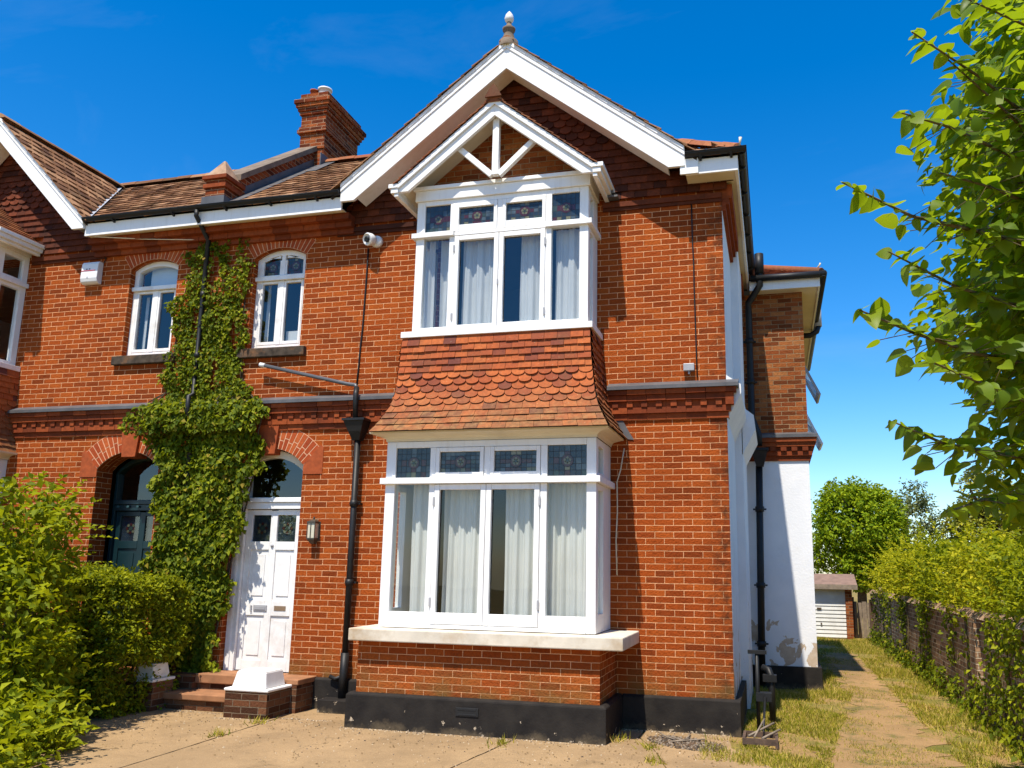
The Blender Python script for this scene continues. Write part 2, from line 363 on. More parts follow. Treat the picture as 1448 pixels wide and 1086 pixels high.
def leaves(name, P, D, N, L, W, mat, parent=None, shape='kite', fold=.25, curl=.15):
    """one mesh of many leaves: P base points, D along leaf, N leaf normal, L length, W width"""
    P, D, N = (np.asarray(a, float) for a in (P, D, N)); n = len(P)
    D = D/np.linalg.norm(D, axis=1, keepdims=True)
    S = np.cross(D, N); S /= np.linalg.norm(S, axis=1, keepdims=True)+1e-9; N = np.cross(S, D)
    L = np.broadcast_to(L, n)[:, None]; W = np.broadcast_to(W, n)[:, None]
    if shape == 'kite':
        v = np.stack([P, P+D*L*.45+S*W*.5+N*W*fold, P+D*L-N*L*curl, P+D*L*.45-S*W*.5+N*W*fold], 1)
        tri = np.array([[0, 1, 2], [0, 2, 3]])
    elif shape == 'blade':
        v = np.stack([P-S*W*.5, P+S*W*.5, P+D*L-N*L*curl], 1); tri = np.array([[0, 1, 2]])
    else:                                  # broad rounded leaf with serrated edge
        ts = [0, .10, .28, .48, .66, .82, .93, 1.]; ws = [0, .36, .50, .49, .40, .26, .12, 0]
        cols = []; cv = rng.uniform(-.4, 2.6, (n, 1)); sv = rng.uniform(-.22, .22, (n, 1)); W = W*rng.uniform(.72, 1.12, (n, 1)); fv = rng.uniform(-.3, 2., (n, 1))
        for t, w in zip(ts, ws):
            mid = P+D*L*t-N*L*(curl*cv)*t*t*1.6+S*W*(sv*t*t)
            j = 1+rng.uniform(-.10, .10, (n, 1))
            lift = N*W*fold*w*1.3*fv
            cols += [mid, mid+S*W*w*j+lift-D*L*.03*(w > 0), mid-S*W*w*j+lift-D*L*.03*(w > 0)]
        v = np.stack(cols, 1); tri = []
        for i in range(len(ts)-1):
            a, b = 3*i, 3*(i+1)
            if i == 0: tri += [[0, b+1, b], [0, b, b+2]]
            elif i == len(ts)-2: tri += [[a, a+1, b], [a, b, a+2]]
            else: tri += [[a, a+1, b+1], [a, b+1, b], [a, b, b+2], [a, b+2, a+2]]
        tri = np.array(tri)
    k = v.shape[1]; V = v.reshape(-1, 3)
    F = (np.arange(n)[:, None, None]*k+tri[None]).reshape(-1, 3)
    me = bpy.data.meshes.new(name)
    o = bpy.data.objects.new(name, me); COL.objects.link(o)
    if parent is None:
        mn, mx = V.min(0), V.max(0); off = np.array([(mn[0]+mx[0])/2, (mn[1]+mx[1])/2, mn[2]]); V = V-off; o.location = off
    else:
        o.parent = parent
        if parent.type == 'EMPTY': o.location = -parent.location
    me.vertices.add(len(V)); me.vertices.foreach_set('co', V.astype(np.float32).ravel())
    me.loops.add(F.size); me.loops.foreach_set('vertex_index', F.astype(np.int32).ravel())
    me.polygons.add(len(F)); me.polygons.foreach_set('loop_start', np.arange(0, F.size, 3, dtype=np.int32))
    me.polygons.foreach_set('loop_total', np.full(len(F), 3, np.int32))
    if shape == 'broad': me.polygons.foreach_set('use_smooth', np.ones(len(F), bool))
    me.materials.append(mat); me.update(calc_edges=True)
    return o

def unit(n): 
    a = rng.normal(size=(n, 3)); return a/np.linalg.norm(a, axis=1, keepdims=True)
def clumps(C, per, rad, up=.5, out=None, outw=.5, flat=.8):
    """leaves on small spheres around clump centres C"""
    m = len(C); C = np.repeat(np.asarray(C, float), per, 0); d = unit(m*per); d[:, 2] = d[:, 2]*flat+.1
    r = np.repeat(np.broadcast_to(rad, m), per)[:, None]
    P = C+d*r*rng.uniform(.35, 1., (m*per, 1))
    N = d*.6+np.array([0, 0, up])+unit(m*per)*.55
    if out is not None: N = N+np.repeat(out, per, 0)*outw
    D = d+unit(m*per)*.7-np.array([0, 0, .25])
    return P, D, N

# ------------------------------------------------------------------ house geometry constants
MIR = -8.08                     # left house is the mirror of the right one about x = -4.04
XP = -4.04
YE = -.34                       # eaves line in y
def zm(y): return 6.40+.74*(y-YE)      # main roof slope
YR = 2.30; ZR = zm(YR)

def arch_z(x, x0, x1, zs, rise):
    w = (x1-x0)/2; c = (x0+x1)/2; rad = (w*w+rise*rise)/(2*rise)
    return zs+math.sqrt(max(rad*rad-(x-c)**2, 0))-(rad-rise)

def facade(mb, x0, x1, z0, ztop, holes, y=0., depth=.3, m=0, brk=()):
    """front wall sheet with arched holes and reveals. holes: (x0,x1,z0,zspring,rise)"""
    xs = {x0, x1, *brk}
    for h in holes:
        n = 12 if h[4] > 0 else 1
        for i in range(n+1): xs.add(round(h[0]+(h[1]-h[0])*i/n, 5))
    xs = sorted(x for x in xs if x0-1e-6 <= x <= x1+1e-6)
    def top(h, x): return h[3] if h[4] <= 0 else arch_z(x, h[0], h[1], h[3], h[4])
    for a, b in zip(xs, xs[1:]):
        c = (a+b)/2; hs = sorted((h for h in holes if h[0] < c < h[1]), key=lambda h: h[2])
        la = lb = z0
        for h in hs:
            mb.poly([(a, y, la), (b, y, lb), (b, y, h[2]), (a, y, h[2])], m)
            ta, tb = top(h, a), top(h, b)
            mb.poly([(a, y, ta), (b, y, tb), (b, y+depth, tb), (a, y+depth, ta)], m)
            mb.poly([(a, y, h[2]), (a, y+depth, h[2]), (b, y+depth, h[2]), (b, y, h[2])], m)
            la, lb = ta, tb
        mb.poly([(a, y, la), (b, y, lb), (b, y, ztop(b)), (a, y, ztop(a))], m)
    for h in holes:
        mb.poly([(h[0], y, h[2]), (h[0], y, h[3]), (h[0], y+depth, h[3]), (h[0], y+depth, h[2])], m)
        mb.poly([(h[1], y, h[2]), (h[1], y+depth, h[2]), (h[1], y+depth, h[3]), (h[1], y, h[3])], m)

def vouss(mb, x0, x1, zs, rise, th, n, y0, rings=1, gap=.014, m=0, fan=0.):
    """arch of separate wedge bricks over an opening; mortar bed behind them"""
    w = (x1-x0)/2; c = (x0+x1)/2; rad = (w*w+rise*rise)/(2*rise); cz = zs+rise-rad
    A = math.asin(min(1, w/rad))
    for i in range(n):
        a0 = -A+2*A*i/n; a1 = -A+2*A*(i+1)/n
        for k in range(rings):
            sp = .5 if (i+k) % 2 else .38
            cuts = [0, sp, 1] if rings > 1 else [0, 1]
            for ca, cb in zip(cuts, cuts[1:]):
                ra = rad+th*ca+gap*.5; rb = rad+th*cb-gap*.5; g = gap*.5
                q = [(c+r*math.sin(a)+dx*math.cos(a), cz+r*math.cos(a)-dx*math.sin(a)) for r, a, dx in ((ra, a0, g), (ra, a1, -g), (rb, a1, -g), (rb, a0, g))]
                mb.prism_y(q, y0, .05, m)
            if rings > 1: break
    pts = [(c+(rad+.003)*math.sin(-A+2*A*i/n), cz+(rad+.003)*math.cos(-A+2*A*i/n)) for i in range(n+1)]
    pts += [(c+(rad+th)*math.sin(A-2*A*i/n), cz+(rad+th)*math.cos(A-2*A*i/n)) for i in range(n+1)]
    mb.prism_y(pts, y0+.003, .06, 1)

def tile_sheet(mb, org, ux, us, width, length, gauge=.10, tw=.168, keep=None, th=.013, m=0, jit=.003, gap=.004):
    """courses of single plain tiles on a slope. ux along the course, us up the slope"""
    org, ux, us = Vector(org), Vector(ux).normalized(), Vector(us).normalized(); nn = ux.cross(us)
    if nn.z < 0 or (abs(nn.z) < 1e-6 and nn.y > 0): nn = -nn
    nc = int(length/gauge); nt = int(width/tw)+2
    for j in range(nc):
        for i in range(nt):
            u0 = (i-(.5 if j % 2 else 0))*tw; u1 = u0+tw-gap
            u0c, u1c = max(u0, 0), min(u1, width)
            if u1c-u0c < .03: continue
            s0 = j*gauge; s1 = s0+gauge*1.25
            c = org+ux*((u0c+u1c)/2)+us*(s0+gauge/2)
            if keep and not keep(c): continue
            a = random.uniform(-jit, jit); b = random.uniform(-jit, jit); d = random.uniform(-.004, .004)
            lo, hi = (th*1.9, .004) if gauge < .15 else (th*1.35, .002)
            p = [org+ux*u0c+us*(s0+d)+nn*(lo+a), org+ux*u1c+us*(s0+d)+nn*(lo+b), org+ux*u1c+us*s1+nn*hi, org+ux*u0c+us*s1+nn*hi,
                 org+ux*u0c+us*(s0+d)+nn*(lo-th+a), org+ux*u1c+us*(s0+d)+nn*(lo-th+b), org+ux*u1c+us*s1-nn*.004, org+ux*u0c+us*s1-nn*.004]
            mb.mesh(p, [(0, 1, 2, 3), (4, 5, 1, 0), (1, 5, 6, 2), (4, 0, 3, 7)], m)

def pane_quad(mb, x0, x1, z0, z1, y, m=0): mb.poly([(x0, y, z0), (x1, y, z0), (x1, y, z1), (x0, y, z1)], m)

SG = [simple('leaded_glass_blue', (.022, .034, .046), .12, .35, 9, .3, .5), simple('leaded_glass_red', (.055, .014, .014), .15, .3, 9, .2, .6),
      simple('leaded_glass_cream', (.13, .125, .07), .15, .3, 12, .2, .6), simple('leaded_glass_green', (.035, .055, .045), .15, .3, 9, .2, .6),
      simple('lead_came', (.015, .015, .016), .5, .1, 9, 0), simple('leaded_glass_grey', (.055, .075, .085), .15, .4, 7, .3, .6)]
def stained(x0, x1, z0, z1, y, parent, mir=None, rot=0):
    """leaded light: pale rose in a red ring, a cross of small coloured quarries and lead lines"""
    mb = MB(); w, h = x1-x0, z1-z0; cx, cz = (x0+x1)/2, (z0+z1)/2
    mb.box(x0, x1, y, y+.006, z0, z1, 4)
    nx = max(5, int(round(w/.062))); nz = 5
    for i in range(nx):
        for j in range(nz):
            a, b = x0+w*i/nx+.003, x0+w*(i+1)/nx-.003; c, d = z0+h*j/nz+.003, z0+h*(j+1)/nz-.003
            mx, mz = (a+b)/2-cx, (c+d)/2-cz
            k = random.choice([0, 0, 0, 0, 5])
            if abs(mz) < h*.12 and .07 < abs(mx) < .17: k = random.choice([1, 3, 1, 5])
            if abs(mx) < w*.08 and abs(mz) > .06: k = random.choice([1, 5, 2])
            if j == 0 and random.random() < .4: k = random.choice([1, 2, 3])
            pane_quad(mb, a, b, c, d, y-.0015, k)
    def disc(r, yy, k, n=10, sq=1.):
        mb.poly([(cx+r*math.cos(2*math.pi*i/n), yy, cz+r*sq*math.sin(2*math.pi*i/n)) for i in range(n)], k)
    disc(.074, y-.003, 4, 12); disc(.068, y-.0045, 1, 12)
    for i in range(5):
        a = 2*math.pi*i/5+.3
        mb.poly([(cx+.026*math.cos(a)+.022*math.cos(q), y-.006, cz+.026*math.sin(a)+.022*math.sin(q)) for q in np.linspace(0, 2*math.pi, 8)[:-1]], 2)
    disc(.015, y-.0075, 3, 8)
    return mb.build('stained_pane', SG, parent, mir)

def curtain(x0, x1, z0, z1, y, parent, mir=None, pleat=.13, amp=.030, seed=0, name='curtain'):
    mb = MB(); rs = random.Random(seed+int((x0+9)*100)); n = int((x1-x0)/.011); rows = 9
    ph = rs.uniform(0, 6); vs = []
    for j in range(rows):
        t = j/(rows-1); z = z1+(z0-z1)*t
        for i in range(n+1):
            x = x0+(x1-x0)*i/n; q = x/pleat*2*math.pi+ph+.9*math.sin(x*7+seed)
            a = amp*(.6+.6*t)*(1+.35*math.sin(x*11+seed*2))
            vs.append((x+.006*math.sin(q*.5+t*2), y+a*math.sin(q+.5*math.sin(t*3+x*4))+.01*math.sin(3*q), z))
    mb.mesh(vs, [(j*(n+1)+i, j*(n+1)+i+1, (j+1)*(n+1)+i+1, (j+1)*(n+1)+i) for j in range(rows-1) for i in range(n)], 0, True)
    return mb.build(name, CURT, parent, mir)

# ------------------------------------------------------------------ bays
def lower_bay(root, mir):
    ck = -.44 if mir is None else -.13
    y0 = -.86; f = MB(); T = .085
    def bar(x0, x1, z0, z1, pr=0., t=T): f.box(x0, x1, y0-pr, y0-pr+t, z0, z1)
    X0, X1, ZB, ZT = -.75, 1.80, .73, 2.87
    for a, b in ((X0, X0+.12), (X1-.11, X1)): f.box(a, b, y0, y0+.12, ZB, ZT)
    bar(X0+.122, X1-.112, 2.795, ZT)
    f.box(X0-.05, X1+.055, y0-.055, y0+T, 2.365, 2.435)
    for x in (X0-.05, X1-.05): f.box(x, x+.105, y0+T+.002, -.002, 2.365, 2.435)
    bar(X0+.122, X1-.112, ZB, ZB+.045, .008)
    for a, b in ((-.63, -.19), (1.235, 1.69)): bar(a, b, ZB+.047, .905, -.012, .06)
    for a, b in ((-.19, -.122), (1.158, 1.235)):
        bar(a, b, ZB+.047, 2.363, .004); bar(a, b, 2.437, 2.793, .004)
    bar(.478, .552, 2.437, 2.793, .002)
    for a, b in ((-.117, .512), (.518, 1.153)):          # opening casements
        z0, z1 = ZB+.05, 2.358; w = .062
        bar(a, a+w, z0, z1, .014, .05); bar(b-w, b, z0, z1, .014, .05)
        bar(a+w+.001, b-w-.001, z0, .905, .012, .05); bar(a+w+.001, b-w-.001, 2.296, z1, .012, .05)
    for a, b in ((-.117, .474), (.556, 1.153)):          # top vents
        z0, z1 = 2.441, 2.79; w = .045
        bar(a, a+w, z0, z1, .012, .05); bar(b-w, b, z0, z1, .012, .05); bar(a+w+.001, b-w-.001, z0, z0+.058, .01, .05); bar(a+w+.001, b-w-.001, z1-.05, z1, .01, .05)
    for sx in (X0, X1-.085):                              # glazed return cheeks
        f.box(sx, sx+.085, ck, -.002, ZB, 2.363); f.box(sx, sx+.085, ck, -.002, 2.437, ZT)
        f.box(sx, sx+.085, y0+.122, ck-.002, ZB, .93); f.box(sx, sx+.085, y0+.122, ck-.002, 2.30, 2.363)
        f.box(sx, sx+.085, y0+.122, ck-.002, 2.437, 2.49); f.box(sx, sx+.085, y0+.122, ck-.002, 2.79, ZT)
    # cornice: flat board then a cove flaring out under the tiles
    prof = [(y0-.01, 2.872), (y0-.015, 2.90), (y0-.04, 2.925), (y0-.09, 2.94), (y0-.16, 2.952), (y0-.165, 2.975)]
    for (ya, za), (yb, zb) in zip(prof, prof[1:]):
        da, db = y0-ya, y0-yb
        for q in ([(X0-da, ya, za), (X1+da, ya, za), (X1+db, yb, zb), (X0-db, yb, zb)], [(X1+da, ya, za), (X1+da, 0, za), (X1+db, 0, zb), (X1+db, yb, zb)], [(X0-da, 0, za), (X0-da, ya, za), (X0-db, yb, zb), (X0-db, 0, zb)]):
            f.poly(q, 1)
    f.poly([(X0, y0, 2.871), (X1, y0, 2.871), (X1, 0, 2.871), (X0, 0, 2.871)], 1)
    bay = f.build('ground_floor_bay', [WHITE, CREAM], root, mir, .004)
    g = MB()
    for a, b, c, d in ((-.63, -.19, .905, 2.365), (-.055, .45, .905, 2.296), (.58, 1.091, .905, 2.296), (1.235, 1.69, .905, 2.365)):
        g = MB(); pane_quad(g, a, b, c, d, y0+.035); g.build('pane', GLASS, bay, mir)
    for sx in (X0+.04, X1-.04):
        for c, d in ((.93, 2.30), (2.49, 2.79)):
            g = MB(); g.poly([(sx, y0+.12, c), (sx, ck, c), (sx, ck, d), (sx, y0+.12, d)]); g.build('pane', GLASS, bay, mir)
    for a, b, c, d in ((-.63, -.19, 2.437, 2.795), (-.072, .429, 2.50, 2.74), (.601, 1.108, 2.50, 2.74), (1.235, 1.69, 2.437, 2.795)):
        stained(a, b, c, d, y0+.03, bay, mir)
    for k, (a, b) in enumerate(((-.47, -.16), (-.07, .5), (.70, 1.16), (1.19, 1.70))):
        curtain(a, b, .80, 2.42, y0+.19+.02*(k % 2), bay, mir, seed=k)
    # hinges and stays
    for x in (-.119, 1.155):
        for z in (2.16, 1.02): h = MB(); h.box(x-.012, x+.012, y0-.022, y0-.013, z-.05, z+.05); h.build('hinge', METAL, bay, mir)
    s = MB(); s.box(-1.0, 2.14, -1.10, -.0, .585, .722); s.build('stone_sill', STONE, root, mir, .012)
    d = MB(); d.box(-.93, 1.87, -.965, .02, -.02, .584); d.build('bay_base_wall', BRICK, root, mir)
    p = MB(); p.box(-1.02, 1.95, -1.035, 0, -.40, 0.); p.frustum((-1.02, 1.95, -1.035, 0), .0, (-.99, 1.92, -1.0, 0), .022)
    pl = p.build('bay_plinth', PLINTH, root, mir, .008)
    v = MB(); v.box(.30, .56, -1.045, -1.03, -.16, -.07); v.box(.325, .535, -1.048, -1.044, -.10, -.075); v.box(.325, .535, -1.048, -1.044, -.15, -.135)
    v.build('air_brick', BLACK, pl, mir, .003)

SK = [(2.97, -1.085, -.875, 1.98), (3.06, -1.0, -.84, 1.925), (3.16, -.91, -.81, 1.87), (3.26, -.825, -.785, 1.815), (3.36, -.76, -.765, 1.775), (3.5, -.70, -.755, 1.745), (3.8, -.64, -.745, 1.70), (4.22, -.605, -.735, 1.67)]
def skp(z):
    for a, b in zip(SK, SK[1:]):
        if z <= b[0]: 
            t = (z-a[0])/(b[0]-a[0]); return [a[i]+(b[i]-a[i])*t for i in range(1, 4)]
    return SK[-1][1:]
def tile_apron(root, mir):
    core = MB(); mb = MB(); ins = .018
    zs = [s[0] for s in SK]
    for za, zb in zip(zs, zs[1:]):
        (ya, la, ra), (yb, lb, rb) = skp(za), skp(zb)
        for q in ([(la+ins, ya+ins, za), (ra-ins, ya+ins, za), (rb-ins, yb+ins, zb), (lb+ins, yb+ins, zb)], [(ra-ins, ya+ins, za), (ra-ins, .02, za), (rb-ins, .02, zb), (rb-ins, yb+ins, zb)], [(la+ins, .02, za), (la+ins, ya+ins, za), (lb+ins, yb+ins, zb), (lb+ins, .02, zb)]):
            core.poly(q)
    y, l, r = skp(2.97); core.poly([(l, y, 2.972), (l, .02, 2.972), (r, .02, 2.972), (r, y, 2.972)])
    y, l, r = skp(4.22); core.poly([(l, y+ins, 4.2), (r, y+ins, 4.2), (r, .02, 4.2), (l, .02, 4.2)])
    g = .088; nrow = 14; tw = .166
    for j in range(nrow):
        za = 2.97+j*g; zb = za+g*1.28; zb = min(zb, 4.235)
        (ya, la, ra), (yb, lb, rb) = skp(za), skp(zb)
        scal = 4 <= j < 9
        faces = (('f', la, ra, lb, rb), ('r', ya, 0.01, yb, 0.01), ('l', ya, 0.01, yb, 0.01))
        for side, a0, a1, b0, b1 in faces:
            n = max(1, round((a1-a0)/tw)); off = .5 if j % 2 else 0.
            edges = [0]+[k+off for k in range(0 if off else 1, n)]+[n]; edges = sorted(set(e/n for e in edges))
            for e0, e1 in zip(edges, edges[1:]):
                if e1-e0 < .2/n: continue
                gp = .004/(a1-a0); e1 -= gp
                def PT(e, t, lift):
                    z = za+(zb-za)*t; a = a0+(a1-a0)*e; b = b0+(b1-b0)*e; h = a+(b-a)*t
                    yy = ya+(yb-ya)*t
                    if side == 'f': return (h, yy-lift, z)
                    X = (ra+(rb-ra)*t+lift) if side == 'r' else (la+(lb-la)*t-lift)
                    return (X, h, z)
                lo = .031+random.uniform(-.006, .006); th = .019; hi = .004; dz = random.uniform(-.04, .04)
                if scal:
                    arc = [(0, .38)]+[(.5-.5*math.cos(math.pi*k/8), .38-.40*math.sin(math.pi*k/8)) for k in range(1, 8)]+[(1, .38)]
                else: arc = [(0, dz), (1, dz)]
                low = [PT(e0+(e1-e0)*q, t, lo+(hi-lo)*t) for q, t in arc]; bot = [PT(e0+(e1-e0)*q, t, lo+(hi-lo)*t-th) for q, t in arc]
                top = [PT(e1, 1, hi), PT(e0, 1, hi)]; k = len(low)
                mb.mesh(low+top+bot, [tuple(range(k+2))]+[(k+2+i, k+3+i, i+1, i) for i in range(k-1)]+[(k+2+k-1, k-1, k, k) if 0 else (2*k+1, k-1, k)], 0)
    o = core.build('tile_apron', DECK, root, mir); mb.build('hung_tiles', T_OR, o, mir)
    fl = MB()                        # lead flashings where the apron meets the wall
    pts = [(r+.02, -.012, z) for z, y, l, r in SK[:4]]
    for a, b in zip(pts, pts[1:]): fl.poly([a, (a[0]+.09, a[1], a[2]-.01), (b[0]+.09, b[1], b[2]-.01), b])
    fl.build('flashing', LEAD, o, mir)

def upper_bay(root, mir):
    ck = -.26 if mir is None else -.10
    y0 = -.55; f = MB(); T = .08; X0, X1, ZB, ZT = -.645, 1.625, 4.30, 6.06
    def bar(x0, x1, z0, z1, pr=0., t=T): f.box(x0, x1, y0-pr, y0-pr+t, z0, z1)
    f.box(X0, X0+.11, y0, y0+.11, ZB, ZT); f.box(X1-.11, X1, y0, y0+.11, ZB, ZT)
    bar(X0+.112, X1-.112, 6.0, ZT)
    f.box(X0-.05, -.12, y0-.045, y0+T, 5.555, 5.62); f.box(1.09, X1+.05, y0-.045, y0+T, 5.555, 5.62)
    bar(-.119, 1.089, 5.555, 5.60, .015)
    for x in (X0-.05, X1-.045): f.box(x, x+.095, y0+T+.002, -.002, 5.555, 5.62)
    f.box(X0-.11, X1+.075, y0-.09, -.002, 4.222, ZB-.002)
    for a, b in ((-.535, -.185), (1.16, 1.513)): bar(a, b, ZB, 4.365, -.01, .06)
    for a, b in ((-.185, -.115), (1.085, 1.16)):
        bar(a, b, ZB, 5.553, .004); bar(a, b, 5.622, 5.998, .004)
    bar(.45, .515, 5.602, 5.998, .002)
    for a, b in ((-.112, .478), (.484, 1.082)):
        z0, z1 = ZB+.003, 5.55; w = .06
        bar(a, a+w, z0, z1, .013, .05); bar(b-w, b, z0, z1, .013, .05); bar(a+w+.001, b-w-.001, z0, 4.372, .011, .05); bar(a+w+.001, b-w-.001, 5.49, z1, .011, .05)
    for a, b in ((-.112, .447), (.518, 1.082)):
        z0, z1 = 5.605, 5.995; w = .045
        bar(a, a+w, z0, z1, .011, .05); bar(b-w, b, z0, z1, .011, .05); bar(a+w+.001, b-w-.001, z0, 5.70, .009, .05); bar(a+w+.001, b-w-.001, z1-.06, z1, .009, .05)
    for sx in (X0, X1-.08):
        f.box(sx, sx+.08, ck, -.002, ZB, 5.553); f.box(sx, sx+.08, ck, -.002, 5.622, ZT)
        for c, d in ((ZB, 4.37), (5.50, 5.553), (5.622, 5.67), (5.98, ZT)): f.box(sx, sx+.08, y0+.112, ck-.002, c, d)
    # frieze board and mouldings below the little gable
    f.box(X0-.025, X1+.025, y0-.03, -.002, ZT+.002, 6.20)
    f.box(X0-.05, X1+.05, y0-.06, -.002, 6.202, 6.25)
    bay = f.build('first_floor_bay', WHITE, root, mir, .004)
    for a, b, c, d in ((-.535, -.185, 4.365, 5.555), (-.052, .418, 4.372, 5.49), (.544, 1.022, 4.372, 5.49), (1.16, 1.513, 4.365, 5.555)):
        g = MB(); pane_quad(g, a, b, c, d, y0+.035); g.build('pane', GLASSD, bay, mir)
    for sx in (X0+.04, X1-.04):
        for c, d in ((4.37, 5.50), (5.67, 5.98)):
            g = MB(); g.poly([(sx, y0+.11, c), (sx, ck, c), (sx, ck, d), (sx, y0+.11, d)]); g.build('pane', GLASSD, bay, mir)
    for a, b, c, d in ((-.535, -.185, 5.622, 6.0), (-.067, .402, 5.70, 5.935), (.563, 1.037, 5.70, 5.935), (1.16, 1.513, 5.622, 6.0)):
        stained(a, b, c, d, y0+.03, bay, mir)
    for k, (a, b) in enumerate(((-.52, -.44), (-.36, -.2), (-.06, .46), (.72, 1.08), (1.17, 1.53))):
        curtain(a, b, 4.36, 5.58, y0+.17+.02*(k % 2), bay, mir, pleat=.15, seed=k+20)
    for x in (-.113, 1.083):
        for z in (5.38, 4.48): h = MB(); h.box(x-.012, x+.012, y0-.022, y0-.012, z-.045, z+.045); h.build('hinge', METAL, bay, mir)
    h = MB(); h.box(.475, .487, y0-.03, y0-.013, 4.86, 4.93); h.build('catch', METAL, bay, mir)

def little_gable(root, mir):
    cx, za, sl = .46, 7.24, .80; hw = 1.27; ya = -.80
    f = MB()
    for s in (-1, 1):
        P = [(cx, za), (cx, za-.215), (cx+s*(hw-.13), za-.215-sl*(hw-.13)), (cx+s*hw, za-.215-sl*(hw-.13)), (cx+s*hw, za-sl*hw)]
        f.prism_y(P if s < 0 else P[::-1], ya, ya+.05)
        C = [(cx, za+.012), (cx, za-.07), (cx+s*hw, za-.07-sl*hw), (cx+s*hw, za+.012-sl*hw)]
        f.prism_y(C if s < 0 else C[::-1], ya-.03, ya-.002)
        x = cx+s*hw                                            # kneeler blocks at the feet
        f.box(x, x+s*.13, ya-.034, -.03, za-sl*hw-.06, za-sl*hw-.005); f.box(x, x+s*.10, ya-.02, -.03, za-sl*hw-.125, za-sl*hw-.062); f.box(x, x+s*.055, ya-.005, -.03, za-sl*hw-.17, za-sl*hw-.127)
        # white soffit boards running back to the wall
        S = [(cx, za-.03), (cx, za-.075), (cx+s*hw, za-.075-sl*hw), (cx+s*hw, za-.03-sl*hw)]
        f.prism_y(S if s < 0 else S[::-1], ya+.052, .0, 1)
    bb = f.build('little_gable', [WHITE, CREAM], root, mir, .004)
    t = MB(); t.box(cx-.042, cx+.042, -.735, -.66, 6.253, 7.03)
    for s in (-1, 1):
        a, b = Vector((cx+s*.05, 6.28)), Vector((cx+s*.53, 6.60)); b = Vector((cx+s*.50, 6.253+.42)); a = Vector((cx+s*.045, 6.255))
        d = (b-a).normalized(); n = Vector((-d.y, d.x))*.036
        q = [tuple(a-n), tuple(b-n), tuple(b+n), tuple(a+n)]
        t.prism_y(q if s > 0 else q[::-1], -.73, -.665)
    t.build('truss', WHITE, bb, mir, .004)
    w = MB(); w.prism_y([(cx-hw+.06, 6.252), (cx+hw-.06, 6.252), (cx, za-.09)], -.36, -.30); w.build('gable_infill', BRICK_REAR, bb, mir)
    r = MB()
    for s in (-1, 1):
        us = Vector((-s, 0, sl)); L = hw*math.sqrt(1+sl*sl)
        tile_sheet(r, (cx+s*(hw+.05), ya-.05, za-sl*(hw+.05)+.02), (0, 1, 0), us, .86, L+.03, keep=lambda c: c.z < 8.33-.78*abs(c.x-.46)+.3)
    for i in range(3):                                         # ridge tiles
        y = ya-.05+i*.29
        r.prism_y([(cx-.13, za-.05), (cx-.05, za+.045), (cx, za+.085), (cx+.05, za+.045), (cx+.13, za-.05)][::-1], y, y+.283)
    r.prism_y([(cx-.11, za+.0), (cx+.11, za+.0), (cx+.04, za+.13), (cx, za+.17), (cx-.04, za+.13)], ya-.085, ya-.052)
    r.build('roof_tiles', T_RR, bb, mir)
    l = MB()
    for i in range(7):
        x = cx+1.27+.06+.055*i*.2; z = 6.22-.01*i
    for i in range(6): l.box(1.60+.035*i, 1.74+.035*i, -.16, -.03, 6.34-.055*i, 6.365-.055*i)
    l.build('step_flashing', LEAD, bb, mir)

